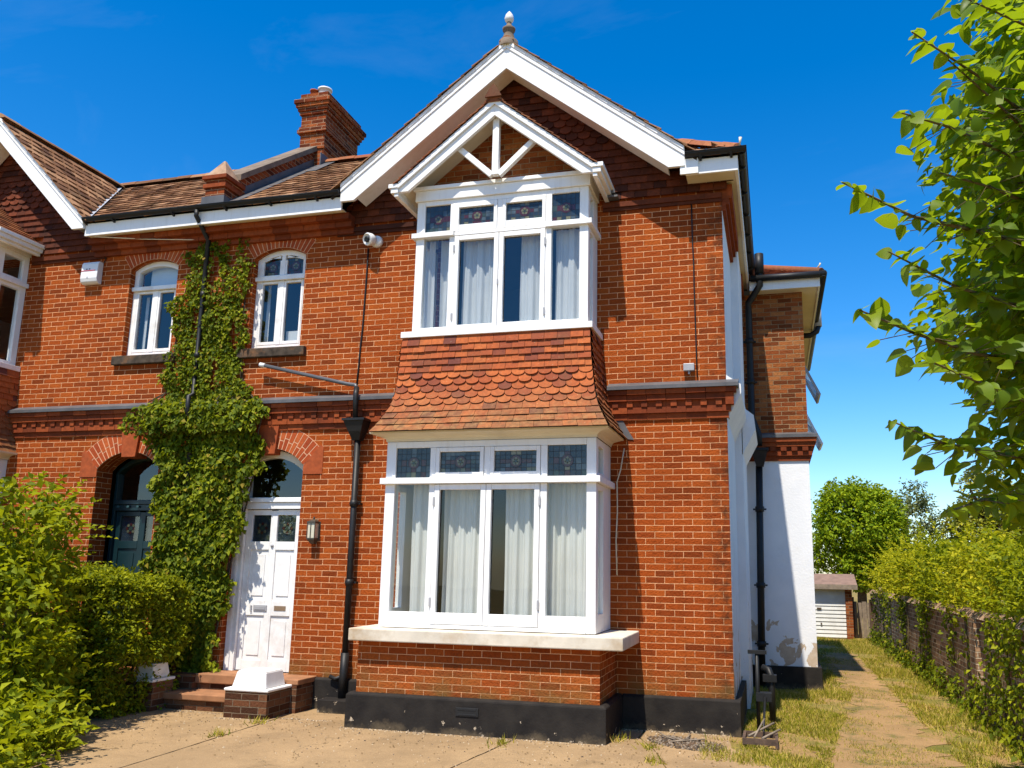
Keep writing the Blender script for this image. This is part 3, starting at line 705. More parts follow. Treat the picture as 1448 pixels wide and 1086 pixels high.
# ------------------------------------------------------------------ windows and doors
def arch_window(root, x0, x1, z0, zs, rise, mir, kind):
    y0 = .10; c = (x0+x1)/2; f = MB(); n = 14
    def az(x, d=0): return arch_z(x, x0, x1, zs, rise)-d
    f.box(x0, x0+.075, y0, y0+.09, z0, zs); f.box(x1-.075, x1, y0, y0+.09, z0, zs)
    xs = [x0+(x1-x0)*i/n for i in range(n+1)]
    f.prism_y([(x, az(x, .075)) for x in xs]+[(x, az(x)) for x in xs[::-1]], y0-.004, y0+.09)
    f.box(x0+.077, x1-.077, y0, y0+.09, z0, z0+.075)
    f.box(x0-.02, x1+.0, y0-.045, y0+.09, 5.395, 5.455)
    f.box(c-.035, c+.035, y0-.006, y0+.08, z0+.077, 5.393)
    for a, b in ((x0+.078, c-.037), (c+.037, x1-.078)):
        w = .03; f.box(a, a+w, y0-.002, y0+.05, z0+.08, 5.39); f.box(b-w, b, y0-.002, y0+.05, z0+.08, 5.39); f.box(a+w+.001, b-w-.001, y0-.003, y0+.05, z0+.08, z0+.125); f.box(a+w+.001, b-w-.001, y0-.003, y0+.05, 5.355, 5.39)
    if kind == 'leaded': f.box(c-.03, c+.03, y0-.004, y0+.08, 5.457, az(c, .07)); 
    wd = f.build('sash_window', WHITEOLD, root, mir, .003)
    for a, b in ((x0+.10, c-.06), (c+.06, x1-.10)):
        g = MB(); pane_quad(g, a, b, z0+.12, 5.36, y0+.03); g.build('pane', GLASSD, wd, mir)
    if kind == 'leaded':
        for a, b in ((x0+.10, c-.055), (c+.055, x1-.10)): stained(a, b, 5.485, 5.735, y0+.03, wd, mir)
        fr = MB()
        for a, b in ((x0+.075, c-.03), (c+.03, x1-.075)):
            fr.box(a, b, y0+.004, y0+.05, 5.457, 5.485); fr.box(a, a+.026, y0+.004, y0+.05, 5.487, zs-.02); fr.box(b-.026, b, y0+.004, y0+.05, 5.487, zs-.02)
            fr.prism_y([(a+.026, 5.735), (b-.026, 5.735), (b-.026, az(b, .074)), (a+.026, az(a, .074))], y0+.005, y0+.05)
        fr.build('toplight_frame', WHITEOLD, wd, mir)
        curtain(c-.16, c-.05, z0+.1, 5.4, y0+.16, wd, mir, pleat=.06, amp=.012, seed=3)
        curtain(x0+.08, x0+.15, z0+.1, 5.4, y0+.16, wd, mir, pleat=.05, amp=.01, seed=4)
        h = MB(); h.box(c+.05, x1-.08, y0+.12, y0+.125, z0+.1, z0+.30); h.build('net_curtain', CURT, wd, mir)
    else:
        g = MB(); xs2 = [x0+.075+(x1-x0-.15)*i/10 for i in range(11)]
        g.poly([(x0+.075, y0+.04, 5.457), (x1-.075, y0+.04, 5.457)]+[(x, y0+.04, az(x, .07)) for x in xs2[::-1]]); g.build('pane', GLASSD, wd, mir)
        h = MB(); h.box(x0+.08, x1-.18, y0+.13, y0+.14, 5.40, 5.9); h.build('roller_blind', BLIND, wd, mir)
        h = MB(); h.box(x1-.17, x1-.12, y0+.15, y0+.16, z0+.1, 5.35); h.build('blind_edge', CURT, wd, mir)
    s = MB(); s.box(x0-.11, x1+.11, -.075, .10, z0-.135, z0-.003); s.build('window_sill', SILLD, root, mir, .012)
    v = MB(); vouss(v, x0-.005, x1+.005, zs, rise, .24, 15, -.004); v.build('window_arch', [VOUS, MORT], root, mir)

def front_door(root, mir, right=True):
    x0, x1 = -3.42, -2.385; dy = .13 if right else .40; zs, rise = 2.70, .24
    PT, FR = (WHITEOLD, WHITE) if right else (TEAL, TEAL)
    f = MB(); n = 16
    if not right: zs_f = zs
    lj = .155 if right else .07
    a, b = x0+lj, x1-.045
    f.box(x0, a, dy-.03, dy+.09, .0, zs); f.box(b, x1, dy-.03, dy+.09, 0., zs)
    if right: f.box(x0+.05, x0+.085, dy-.045, dy-.031, .0, zs); f.box(a-.03, a, dy-.04, dy-.031, .0, 2.15)
    f.box(a+.001, b-.001, dy-.035, dy+.09, 2.145, 2.23); f.box(a-.03, b+.01, dy-.06, dy-.036, 2.235, 2.29); f.box(a+.001, b-.001, dy-.03, dy+.09, 2.232, 2.30)
    xs = [x0+(x1-x0)*i/n for i in range(n+1)]
    def az(x, d=0): return arch_z(x, x0, x1, zs, rise)-d
    f.prism_y([(x, az(x, .10 if right else .06)) for x in xs]+[(x, az(x)) for x in xs[::-1]], dy-.032, dy+.09, 1)
    if not right:
        for i in range(10):
            if i in (4, 6, 8): continue
            x = a+.08+i*.085; f.box(x-.022, x+.022, dy-.064, dy-.0355, 2.185, 2.215, 2)
    fr = f.build('door_frame', [PT, CREAM if right else TEAL, PT if right else TEAL_PALE], root, mir, .003)
    g = MB(); xs2 = [a+(b-a)*i/12 for i in range(13)]
    g.poly([(a, dy+.03, 2.3), (b, dy+.03, 2.3)]+[(x, dy+.03, az(x, .07)) for x in xs2[::-1]]); g.build('fanlight', GLASSD, fr, mir)
    # leaf built of stiles and rails with recessed panels
    d = MB(); yl = dy+.012; t = .045; c = (a+b)/2; s = .085
    Z0, Z1 = .035, 2.135
    d.box(a+.004, a+s, yl, yl+t, Z0, Z1); d.box(b-s, b-.004, yl, yl+t, Z0, Z1); d.box(c-.05, c+.05, yl+.001, yl+t, Z0+.01, Z1-.01)
    for z0, z1 in ((Z0, .17), (.74, .935), (1.60, 1.71), (2.065, Z1)):
        d.box(a+s+.0005, c-.0505, yl, yl+t, z0, z1); d.box(c+.0505, b-s-.0005, yl, yl+t, z0, z1)
    for z0, z1 in ((.17, .74), (.935, 1.60)):
        for p, q in ((a+s, c-.05), (c+.05, b-s)):
            d.box(p, q, yl+.018, yl+t-.005, z0, z1); d.frustum((0, 0, 0, 0), 0, (0, 0, 0, 0), 0) if 0 else None
            d.box(p+.05, q-.05, yl+.008, yl+.018, z0+.06, z1-.06)
    leaf = d.build('front_door', PT if not right else WHITEOLD, root, mir, .004)
    for p, q in ((a+s, c-.05), (c+.05, b-s)):
        g = MB(); pane_quad(g, p, q, 1.71, 2.065, yl+.02); g.build('pane', GLASSD, leaf, mir)
        cx, cz = (p+q)/2, 1.89
        k = MB()
        for i in range(8):
            an = i*math.pi/4
            k.poly([(cx+.06*math.cos(an)+.022*math.cos(w), yl+.03, cz+.06*math.sin(an)+.022*math.sin(w)) for w in np.linspace(0, 2*math.pi, 7)[:-1]], i % 2)
        k.poly([(cx+.03*math.cos(w), yl+.03, cz+.03*math.sin(w)) for w in np.linspace(0, 2*math.pi, 9)[:-1]], 2)
        k.poly([(p, yl+.04, 1.71), (q, yl+.04, 1.71), (q, yl+.04, 2.065), (p, yl+.04, 2.065)], 3)
        k.build('leaded_flower', [SG[1], SG[2], SG[3], SG[0]], leaf, mir)
    if right:
        k = MB(); k.box(c-.21, c-.01, yl-.012, yl+.002, .80, .875); k.box(c-.19, c-.03, yl-.017, yl-.012, .815, .86); k.build('letterbox', METAL, leaf, mir, .004)
        k = MB(); k.box(c+.10, c+.27, yl-.006, yl+.002, .81, .87); k.build('letter_plate', simple('brass_brown', (.22, .15, .09), .5, .1, 5, 0), leaf, mir)
        k = MB(); k.lathe([(.0, 0), (.022, 0), (.022, .01), (.012, .02), (.0, .022)], (0, 0, 0), 14)
        k.v = [(c+x, yl-z, 1.655+y) for x, y, z in k.v]; k.build('door_knob', METAL, leaf, mir)
        k = MB(); k.box(c-.255, c-.235, yl-.02, yl, .79, .87); k.build('lock', METAL, leaf, mir, .003)
    # brick arch, keystone and springers
    ao = MB(); X0, X1 = -3.42, -2.38; vouss(ao, X0, X1, 2.72, .235, .33, 20, -.006, rings=2)
    ar = ao.build('door_arch', [VOUS, MORT], root, mir)
    k = MB(); c = (X0+X1)/2-.02; k.prism_y([(c-.115, 2.875), (c+.115, 2.875), (c+.155, 3.285), (c-.155, 3.285)], -.045, .2); k.build('keystone', RUB, ar, mir, .006)
    for s in (-1, 1):
        k = MB(); x = X1 if s > 0 else X0
        P = [(x+s*.003, 2.60), (x+s*.29, 2.60), (x+s*.29, 2.965), (x+s*.235, 2.99), (x+s*.003, 2.715)]
        k.prism_y(P if s > 0 else P[::-1], -.008, .05); k.build('springer', RUB, ar, mir)

# ------------------------------------------------------------------ string course, gutters, walls
def string_course(mb, x0, x1, m0=0):
    """corbelled brick band with dentils under a lead flashing; runs along x on the wall y=0"""
    for y, z0, z1 in ((-.022, 3.20, 3.272), (-.054, 3.276, 3.346), (-.085, 3.424, 3.494), (-.115, 3.498, 3.555)):
        n = max(1, round((x1-x0)/.228)); w = (x1-x0)/n
        for i in range(n): mb.box(x0+i*w+.003, x0+(i+1)*w-.003, y+random.uniform(-.003, .003), .02, z0, z1, 0)
    n = round((x1-x0)/.172); w = (x1-x0)/n
    for i in range(n):
        mb.box(x0+(i+.5)*w-.036, x0+(i+.5)*w+.036, -.068, .02, 3.352, 3.42, 0)
    mb.box(x0, x1, -.018, .02, 3.202, 3.28, 2); mb.box(x0, x1, -.044, .02, 3.281, 3.552, 2)
    mb.prism_x([(-.145, 3.558), (-.145, 3.60), (0, 3.665), (.02, 3.665), (.02, 3.558)], x0, x1, 1)

def house(right=True):
    mir = None if right else MIR
    if right: root = thing('semi_detached_house', 'red brick house with white front door, two storey bay and tall white gable', 'house', (.4, 0, -.36))
    else: root = thing('semi_detached_house', 'adjoining red brick house with dark teal front door, cut off by the picture edge', 'house', (-8.5, 0, -.36))
    GC, GA, GS = (.46, 8.33, .78) if right else (MIR+7.97, 8.30, 1.0)   # gable centre, apex, slope (unmirrored x)
    def zg(x): return GA-GS*abs(x-GC)
    XG = (GA-6.42)/GS; GL, GR = GC-XG, GC+XG
    # --- front wall
    w = MB()
    holes = [(-3.42, -2.38, -.02, 2.72, .235), (-3.40, -2.57, 4.37, 5.72, .13), (-.62, 1.62, .6, 2.86, 0), (-.53, 1.52, 4.25, 6.06, 0)]
    facade(w, XP, 3.2, -.36, lambda x: 6.12, holes)
    w.poly([(3.2, 0, -.36), (3.2, .05, -.36), (3.2, .05, 6.1), (3.2, 0, 6.1)])
    w.poly([(max(GL, XP), .012, 6.1), (GR, .012, 6.1), (GR, .012, max(6.1, zg(GR)-.05)), (GC, .012, zg(GC)-.06), (max(GL, XP), .012, max(6.1, zg(max(GL, XP))-.05))])
    w.build('front_wall', BRICK, root, mir)
    # rooms behind the glass
    i = MB()
    for z0, z1 in ((-.05, 3.2), (3.3, 6.1)):
        i.poly([(XP+.05, 3.2, z0), (3.1, 3.2, z0), (3.1, 3.2, z1), (XP+.05, 3.2, z1)]); i.poly([(XP+.05, .3, z0), (3.1, .3, z0), (3.1, 3.2, z0), (XP+.05, 3.2, z0)])
        i.poly([(XP+.05, .0, z1), (3.1, .0, z1), (3.1, 3.2, z1), (XP+.05, 3.2, z1)])
        for x in (XP+.05, -1.2, 3.1): i.poly([(x, .29, z0), (x, 3.2, z0), (x, 3.2, z1), (x, .29, z1)])
    i.build('inner_wall', DARK, root, mir)
    # --- plinth
    p = MB(); p.box(-2.0, -1.02, -.065, .0, -.42, 0.); p.frustum((-2.0, -1.02, -.065, 0), 0, (-2.0, -1.02, -.02, 0), .02); p.build('plinth', PLINTH, root, mir, .006)
    p = MB()
    for a, b in ((1.95, 3.27),):
        p.box(a, b, -.065, .0, -.42, 0.); p.frustum((a, b, -.065, 0), 0, (a, b, -.02, 0), .02)
    p.box(3.2, 3.27, .0, 4.2, -.42, .0); p.build('plinth', PLINTH, root, mir, .006)
    # --- side wall, white render, with the flared string course returned along it
    s = MB(); s.box(3.05, 3.204, .02, 4.2, -.36, 6.12); s.box(3.2, 3.31, 1.9, 3.4, -.36, 6.12)
    prof = [(3.2, 3.17), (3.37, 3.50), (3.37, 3.60), (3.2, 3.72)]
    q = [(x, -.0, z) for x, z in prof]; r_ = [(x, 3.4, z) for x, z in prof]
    s.mesh(q+r_, [(0, 1, 2, 3), (7, 6, 5, 4), (0, 4, 5, 1), (1, 5, 6, 2), (2, 6, 7, 3)])
    prof = [(3.3, 3.0), (3.49, 3.36), (3.47, 3.56), (3.3, 3.70)]
    q = [(x, 1.9, z) for x, z in prof]; r_ = [(x, 3.4, z) for x, z in prof]
    s.mesh(q+r_, [(0, 1, 2, 3), (7, 6, 5, 4), (0, 4, 5, 1), (1, 5, 6, 2), (2, 6, 7, 3)])
    s.build('side_wall', RENDER, root, mir)
    for ya_, yb_ in ((.01, 1.9), (3.4, 4.2)):
        b = MB()
        for k, (dx, z0, z1) in enumerate(((.05, 5.82, 5.90), (.09, 5.90, 5.98), (.13, 5.98, 6.16))): b.box(3.19, 3.2+dx, ya_, yb_, z0, z1)
        b.build('eaves_corbel', RUBD, root, mir)
    bk = MB(); bk.box(XP, 3.2, 4.95, 5.15, -.36, 6.3); bk.box(3.05, 3.2, 4.2, 5.0, -.36, 6.12); bk.build('back_wall', BRICK_REAR, root, mir)
    # --- string course
    sc = MB(); string_course(sc, XP, -.78); sc.build('string_course', [RUBD, LEAD, RUBD], root, mir)
    sc = MB(); string_course(sc, 1.78, 3.2)
    for y, z0, z1 in ((.022, 3.2, 3.272), (.05, 3.276, 3.346), (.085, 3.35, 3.494), (.115, 3.498, 3.555)): sc.box(3.19, 3.2+y, -y, .12, z0, z1, 0)
    sc.prism_x([(-.145, 3.558), (-.145, 3.60), (0, 3.665), (.13, 3.665), (.13, 3.558)], 3.201, 3.345, 1)
    sc.build('string_course', [RUBD, LEAD, RUBD], root, mir)
    # --- tile hung gable
    g = MB(); lo = 6.08
    def kp(c): return c.z < (zg(c.x)-.12 if GL < c.x < GR else 6.36)
    j = 0; z = lo
    while z < GA-.2:
        half = (j % 2)*.083; fs = 8 <= j < 13
        x = max(GL-.05, XP+.02)-half
        xr = min(GR, 3.22) if j > 3 else 3.22
        while x < xr:
            c = x+.083
            if kp(Vector((c, 0, z+.05))) and not (-.8 < c < 1.8 and z < 6.3):
                a = random.uniform(-.003, .003)
                if fs:
                    arc = [(x+.162*(.5-.5*math.cos(math.pi*k/6)), z+.04-.045*math.sin(math.pi*k/6)) for k in range(7)]
                else: arc = [(x, z), (x+.162, z)]
                n = len(arc); f = [(px, -.05+a, pz) for px, pz in arc]; bt = [(px, -.036+a, pz) for px, pz in arc]
                tp = [(x+.162, -.018, z+.13), (x, -.018, z+.13)]
                g.mesh(f+tp+bt, [tuple(range(n+2))]+[(n+2+k, n+3+k, k+1, k) for k in range(n-1)])
            x += .166
        j += 1; z += .1
    for a, b in ((max(GL-.1, XP), -.72), (1.7, 3.2)):
        g.box(a, b, -.045, .02, 5.975, 6.04); g.box(a, b, -.025, .02, 5.93, 5.972)
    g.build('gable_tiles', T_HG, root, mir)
    # --- main bargeboards
    f = MB(); ya = -.39; yt = GA+.0; hw = (2.33 if right else 1.86); dp = .395 if right else .36
    for s in (-1, 1):
        tip = hw-.2
        P = [(GC, yt), (GC, yt-dp), (GC+s*tip, yt-dp-GS*tip), (GC+s*hw, yt-dp-GS*tip), (GC+s*hw, yt-GS*hw)]
        f.prism_y(P if s < 0 else P[::-1], ya, ya+.045)
        C = [(GC, yt+.01), (GC, yt-.105), (GC+s*hw, yt-.105-GS*hw), (GC+s*hw, yt+.01-GS*hw)]
        f.prism_y(C if s < 0 else C[::-1], ya-.014, ya-.002)
        C = [(GC, yt+.012), (GC, yt-.045), (GC+s*hw, yt-.045-GS*hw), (GC+s*hw, yt+.012-GS*hw)]
        f.prism_y(C if s < 0 else C[::-1], ya-.024, ya-.016)
        L = hw-.05
        S = [(GC, yt-dp+.07), (GC, yt-dp+.03), (GC+s*(hw-.22), yt-dp+.03-GS*(hw-.22)), (GC+s*(hw-.22), yt-dp+.07-GS*(hw-.22))]
        f.prism_y(S if s < 0 else S[::-1], ya+.047, -.055, 0)
    f.build('bargeboard', [WHITE, CREAM], root, mir, .005)
    # --- eaves: fascia, soffit, gutter
    e = MB(); a, b = XP, GC-hw-.002
    e.box(a, b, -.345, -.31, 6.17, 6.36); e.box(a, b, -.31, .0, 6.19, 6.205, 1); e.build('fascia', [WHITE, CREAM], root, mir, .003)
    for k, (yy, z0, z1) in enumerate(((-.06, 5.95, 6.022), (-.13, 6.024, 6.10), (-.22, 6.102, 6.188))):
        e = MB(); n = int((GC-hw+.05-XP)/.228); ww = (GC-hw+.05-XP)/n
        for q in range(n): e.box(XP+q*ww+.003, XP+(q+1)*ww-.003, yy+random.uniform(-.003, .003), .01, z0, z1)
        e.box(XP, GC-hw+.05, yy+.008, .01, z0+.002, z1-.002); e.build('eaves_corbel', RUBD, root, mir)
    e = MB(); a, b = GC+hw+.002, 3.42
    if b-a > .05: e.box(a, b, -.345, -.31, 6.17, 6.36); e.box(a, b, -.31, .0, 6.19, 6.205, 1)
    e.box(3.385, 3.42, -.31, 4.3, 6.17, 6.36); e.box(3.2, 3.384, .0, 4.3, 6.19, 6.205, 1)
    if right: e.box(GC+hw-.06, GC+hw+.16, -.375, -.346, 6.17, 6.37)
    e.build('fascia', [WHITE, CREAM], root, mir, .003)
    def gutter(mb, p0, p1, out):
        p0, p1, out = Vector(p0), Vector(p1), Vector(out)
        for i in range(8):
            a0, a1 = math.pi*i/8, math.pi*(i+1)/8
            def q(a, r): return out*(.05-math.cos(a)*r)+Vector((0, 0, -math.sin(a)*r))
            for r in (.05, .045): mb.poly([p0+q(a0, r), p1+q(a0, r), p1+q(a1, r), p0+q(a1, r)], 0, None, True)
        for P in (p0, p1): mb.poly([P+out*(.05-math.cos(math.pi*i/8)*.05)+Vector((0, 0, -math.sin(math.pi*i/8)*.05)) for i in range(9)])
        rim = (p0+out*.10, p1+out*.10); mb.tube([rim[0], rim[1]], .008, 6)
        n = max(2, int((p1-p0).length/.7))
        for i in range(n):
            c = p0+(p1-p0)*((i+.5)/n); d = (p1-p0).normalized()*.015
            mb.mesh([c-d+out*0+Vector((0,0,-.09)), c+d+Vector((0,0,-.09)), c+d+out*.07+Vector((0,0,-.065)), c-d+out*.07+Vector((0,0,-.065)), c-d+Vector((0,0,-.02)), c+d+Vector((0,0,-.02)), c+d+out*.1, c-d+out*.1], [(0,1,2,3),(4,7,6,5),(0,3,7,4),(1,5,6,2),(3,2,6,7)])
    gt = MB()
    gutter(gt, (XP+.0, -.347, 6.42), (GC-hw-.01, -.347, 6.42), (0, -1, 0)); gt.build('gutter', BLACK, root, mir); gt = MB()
    if right: gutter(gt, (GC+hw+.005, -.352, 6.42), (3.53, -.352, 6.42), (0, -1, 0))
    gutter(gt, (3.422, -.34, 6.42), (3.422, 4.1, 6.41), (1, 0, 0))
    gt.build('gutter', BLACK, root, mir)
    # --- roofs
    r = MB()
    def zp(x, y): return (x, y, zm(y))
    hip = 3.42-(YR-YE)
    VL = GC-(GA-6.40)/GS; VR = GC+(GA-6.40)/GS
    r.poly([zp(XP, YE), zp(VL, YE), zp(GC, min(YR, YE+(GA-6.4)/.74)), zp(GC, YR), zp(XP, YR)])
    if right: r.poly([zp(VR, YE), zp(3.42, YE), zp(hip, YR), zp(GC, YR)])
    else: r.poly([zp(VR, YE), zp(3.42, YE), zp(hip, YR), zp(GC, YR)])
    r.poly([(3.42, YE, 6.4), (3.42, 5.0, 6.4), (hip, YR, ZR)]); r.poly([(3.42, 5.0, 6.4), (XP, 5.0, 6.4), (XP, YR, ZR), (hip, YR, ZR)])
    for s in (-1, 1):
        V = VL if s < 0 else VR
        r.poly([(GC, ya+.03, GA), (V, ya+.03, 6.40), (V, YE, 6.40), (GC, YE+(GA-6.4)/.74, GA)])
        r.prism_y([(GC, GA-.002), (GC, GA-.07), (V, 6.33), (V, 6.398)][::(1 if s < 0 else -1)], ya+.01, ya+.3)
    rf = r.build('roof', DECK, root, mir)
    t = MB(); sl = Vector((0, 1, .74)); Ls = (YR-YE)*math.sqrt(1+.74**2)
    inset = .17
    RT = dict(gauge=.20, tw=.215, th=.019, jit=.007, gap=.030)
    t = MB(); tile_sheet(t, (XP+inset, YE-.05, 6.40-.037), (1, 0, 0), sl, GC-XP, Ls+.05, **RT, keep=lambda c: c.z > zg(c.x)+.03 and c.x < GC); t.build('roof_tiles', T_BR, rf, mir)
    t = MB(); tile_sheet(t, (GC, YE-.05, 6.40-.037), (1, 0, 0), sl, 3.45-GC, Ls+.05, **RT, keep=lambda c: c.z > zg(c.x)+.03 and c.z-.0 < 6.40+.74*(3.42-c.x)+.03); t.build('roof_tiles', T_BR, rf, mir)
    t = MB(); tile_sheet(t, (3.46, YE, 6.40-.03), (0, 1, 0), (-1, 0, .74), 5.2, Ls, **RT, keep=lambda c: c.z < zm(c.y)+.03 and c.z < 6.4+.74*(5.0-c.y)); t.build('roof_tiles', T_BR, rf, mir)
    for s in (-1, 1):
        t = MB(); tile_sheet(t, (GC+s*(XG+.06), ya-.050, GA-GS*(XG+.06)+.012), (0, 1, 0), (-s, 0, GS), 2.8, (XG+.06)*math.sqrt(1+GS*GS), **RT, keep=lambda c: c.z > zm(c.y)+.03 or c.y < YE+.02); t.build('roof_tiles', T_BR, rf, mir)
    k = MB()
    def ridge(p0, p1, wid=.12, hh=.07):
        p0, p1 = Vector(p0), Vector(p1); d = (p1-p0); n = max(1, int(d.length/.30)); d /= n
        sd = Vector((d.y, -d.x, 0)).normalized()*wid
        for i in range(n):
            a = p0+d*i; b = p0+d*(i+.985); up = Vector((0, 0, hh)); jz = Vector((0, 0, random.uniform(-.006, .006)))
            pr = [(-1, -.6), (-.55, .5), (0, 1), (.55, .5), (1, -.6)]
            A = [a+sd*u+up*v+jz for u, v in pr]; B = [b+sd*u+up*v+jz for u, v in pr]
            k.mesh(A+B, [(i2, i2+1, 6+i2, 5+i2) for i2 in range(4)]+[(4, 3, 2, 1, 0), (5, 6, 7, 8, 9)], 0, False)
    ridge((XP, YR, ZR+.03), (hip, YR, ZR+.03)); ridge((GC, ya-.03, GA+.03), (GC, YE+(GA-6.4)/.74, GA+.03), .10, .05); ridge((3.44, YE-.02, 6.45), (hip, YR, ZR+.03), .11, .055)
    k.build('ridge_tiles', T_RR if right else T_BR, rf, mir)
    if right: k = MB(); k.tube([(3.44, -.36, 6.46), (3.455, -.375, 6.52), (3.46, -.38, 6.57)], [.012, .012, .02], 8); k.build('hip_iron', CREAM, rf, mir)
    v = MB(); a, b = Vector((VL, YE-.02, 6.41)), Vector((GC, YE+(GA-6.4)/.74, GA+.01)); d = Vector((.11, 0, .02))
    v.poly([a-d*.2, a+d*1.1, b+d*1.1, b-d*.2]); v.v = [(x, y, z+.03) for x, y, z in v.v]; v.build('valley_flashing', LEADL, rf, mir)
    # --- openings
    arch_window(root, -3.40, -2.57, 4.37, 5.72, .13, mir, 'leaded' if right else 'plain')
    front_door(root, mir, right)
    lower_bay(root, mir); tile_apron(root, mir); upper_bay(root, mir); little_gable(root, mir)
    return root

H1 = house(True)
H2 = house(False)

# finial on the main gable
fn = MB(); fn.lathe([(.13, -.10), (.13, .02), (.085, .06), (.075, .14), (.055, .22), (.085, .25), (.09, .29), (.05, .33), (.035, .38), (.03, .43)], (.46, -.32, 8.36), 18, 0)
fn.lathe([(.03, .42), (.055, .45), (.065, .50), (.05, .57), (.025, .62), (.0, .66)], (.46, -.32, 8.36), 18, 1)
fn.v = [(x, y, 8.30+(z-8.30)*.74) for x, y, z in fn.v]
fn.build('finial', [COPE, PLAST], H1)

# party wall parapet and chimney (right house)
pw = MB(); px0, px1 = -4.20, -3.88
pw.prism_x([(-.18, 6.36), (-.18, 6.98), (.16, 6.98), (.35, 6.90), (.35, 6.5)], px0, px1, 0)
for k, (d, z0, z1) in enumerate(((.015, 6.52, 6.58), (.03, 6.80, 6.86), (.045, 6.93, 6.99))): pw.box(px0-d, px1+d, -.18-d, .2+d, z0, z1, 1)
pw.frustum((px0-.02, px1+.02, -.2, .2), 6.991, (-4.05, -4.03, -.02, .02), 7.30, 4)
sl = Vector((0, 1, .74)).normalized()
def slab(mb, y0, y1, x0, x1, h0, h1, m): mb.prism_x([(y0, zm(y0)+h0), (y1, zm(y1)+h0), (y1, zm(y1)+h1), (y0, zm(y0)+h1)][::-1], x0, x1, m)
slab(pw, .1, 2.5, px0+.02, px1-.02, -.1, .30, 0)
yy = .12
while yy < 2.3: 
    slab(pw, yy, yy+.78, px0-.04, px1+.04, .30, .40, 2); yy += .786
for x0, x1 in ((px0-.20, px0+.015), (px1-.015, px1+.20)): slab(pw, -.3, 2.4, x0, x1, .012, .032, 3)
for x in (px0+.012, px1-.022): slab(pw, -.17, 2.4, x, x+.012, 0., .15, 3)
pw.box(px0-.03, px1+.03, -.215, -.18, 6.36, 6.66, 3); pw.box(px1+.0, px1+.025, -.2, .3, 6.4, 6.66, 3)
pw.build('party_parapet', [BRICK_CH, RUBD, COPE, LEAD, simple('pale_worn_stone', (.34, .21, .13), .9, .3, 8, .4, .2, (.5, .42, .33), .6)], H1, None, .004)
ch = MB(); cx0, cx1, cy0, cy1 = -4.20, -3.72, 2.15, 3.35
ch.box(cx0, cx1, cy0, cy1, 7.6, 9.62, 0)
for d, z0, z1 in ((.02, 8.58, 8.64), (.045, 8.90, 8.97), (.025, 8.97, 9.03), (.03, 9.26, 9.32), (.055, 9.325, 9.385), (.085, 9.39, 9.45), (.11, 9.455, 9.53), (.03, 9.533, 9.66)):
    ch.box(cx0-d, cx1+d, cy0-d, cy1+d, z0, z1, 0)
for i in range(5): ch.box(cx0-.08, cx1+.08, cy0+.05+i*.24, cy0+.14+i*.24, 9.386, 9.44, 0)
for i in range(2): ch.box(cx0+.08+i*.22, cx0+.17+i*.22, cy0-.08, cy0, 9.386, 9.44, 0)
chim = ch.build('chimney', BRICK_CH, H1, None, .004)
for x, y, r, h, m in ((-3.90, 2.36, .12, .20, PLAST), (-4.08, 2.30, .07, .17, RUB), (-3.96, 2.75, .10, .10, RUB), (-3.96, 3.05, .10, .09, RUB)):
    p = MB(); p.lathe([(r*1.05, 0), (r, .04), (r*.92, h-.03), (r*1.08, h-.03), (r*1.08, h), (r*.8, h), (r*.8, h-.05), (0, h-.05)], (x, y, 9.655), 16); p.build('chimney_pot', m, chim)
fl = MB(); fl.box(cx1+.002, cx1+.02, cy0-.1, cy1, 8.1, 8.45); fl.poly([(cx1+.01, 1.6, zm(1.6)+.04), (cx1+.22, 1.6, zm(1.6)+.04), (cx1+.22, 2.3, zm(2.3)+.05), (cx1+.01, 2.3, zm(2.3)+.05)]); fl.build('chimney_flashing', LEAD, chim)

# rainwater goods of the right house
def pipe(mb, path, r=.042, collars=()):
    mb.tube(path, r, 12)
    for z in collars:
        for (x0, y0, z0), (x1, y1, z1) in zip(path, path[1:]):
            if min(z0, z1) <= z <= max(z0, z1) and abs(z1-z0) > .2:
                t = (z-z0)/(z1-z0); x, y = x0+(x1-x0)*t, y0+(y1-y0)*t
                mb.tube([(x, y, z-.04), (x, y, z+.04)], r*1.28, 12); mb.box(x-r*1.9, x+r*1.9, y+.02, .0 if y < .5 else y+.08, z-.012, z+.012); break
p = MB(); pipe(p, [(-4.13, -.41, 6.36), (-4.13, -.41, 6.28), (-4.13, -.10, 6.02), (-4.13, -.10, 3.75), (-4.11, -.22, 3.68), (-4.11, -.22, 3.45), (-4.10, -.10, 3.30), (-4.09, -.09, -.3)], .033, (5.2, 4.3, 2.6, 1.5)); p.build('downpipe', BLACK, H1)
p = MB()
p.frustum((-1.64, -1.46, -.2, -.03), 3.13, (-1.70, -1.41, -.24, -.02), 3.27); p.box(-1.715, -1.395, -.255, -.015, 3.27, 3.30); p.frustum((-1.60, -1.50, -.15, -.04), 3.02, (-1.64, -1.46, -.2, -.03), 3.129)
pipe(p, [(-1.55, -.095, 3.05), (-1.55, -.095, .28)], .04, (2.2, 1.2)); pipe(p, [(-1.55, -.097, .34), (-1.55, -.11, -.22)], .052); p.tube([(-1.74, -.10, .05), (-1.66, -.10, .02), (-1.58, -.1, .05)], .026, 8)
pipe(p, [(-1.58, -.15, 3.72), (-1.56, -.2, 3.62), (-1.55, -.19, 3.29)], .036); p.build('downpipe', BLACK, H1)
p = MB(); p.box(-1.78, -1.30, -.30, -.066, -.36, -.20); p.build('gully_kerb', PLINTH, H1, None, .01)
p = MB(); pipe(p, [(-3.03, -.10, 4.10), (-1.75, -.09, 3.79), (-1.63, -.10, 3.77), (-1.58, -.14, 3.71)], .026)
wp = p.build('waste_pipe', simple('grey_waste_pipe', (.085, .085, .09), .4, .1, 6, 0, .5), H1)
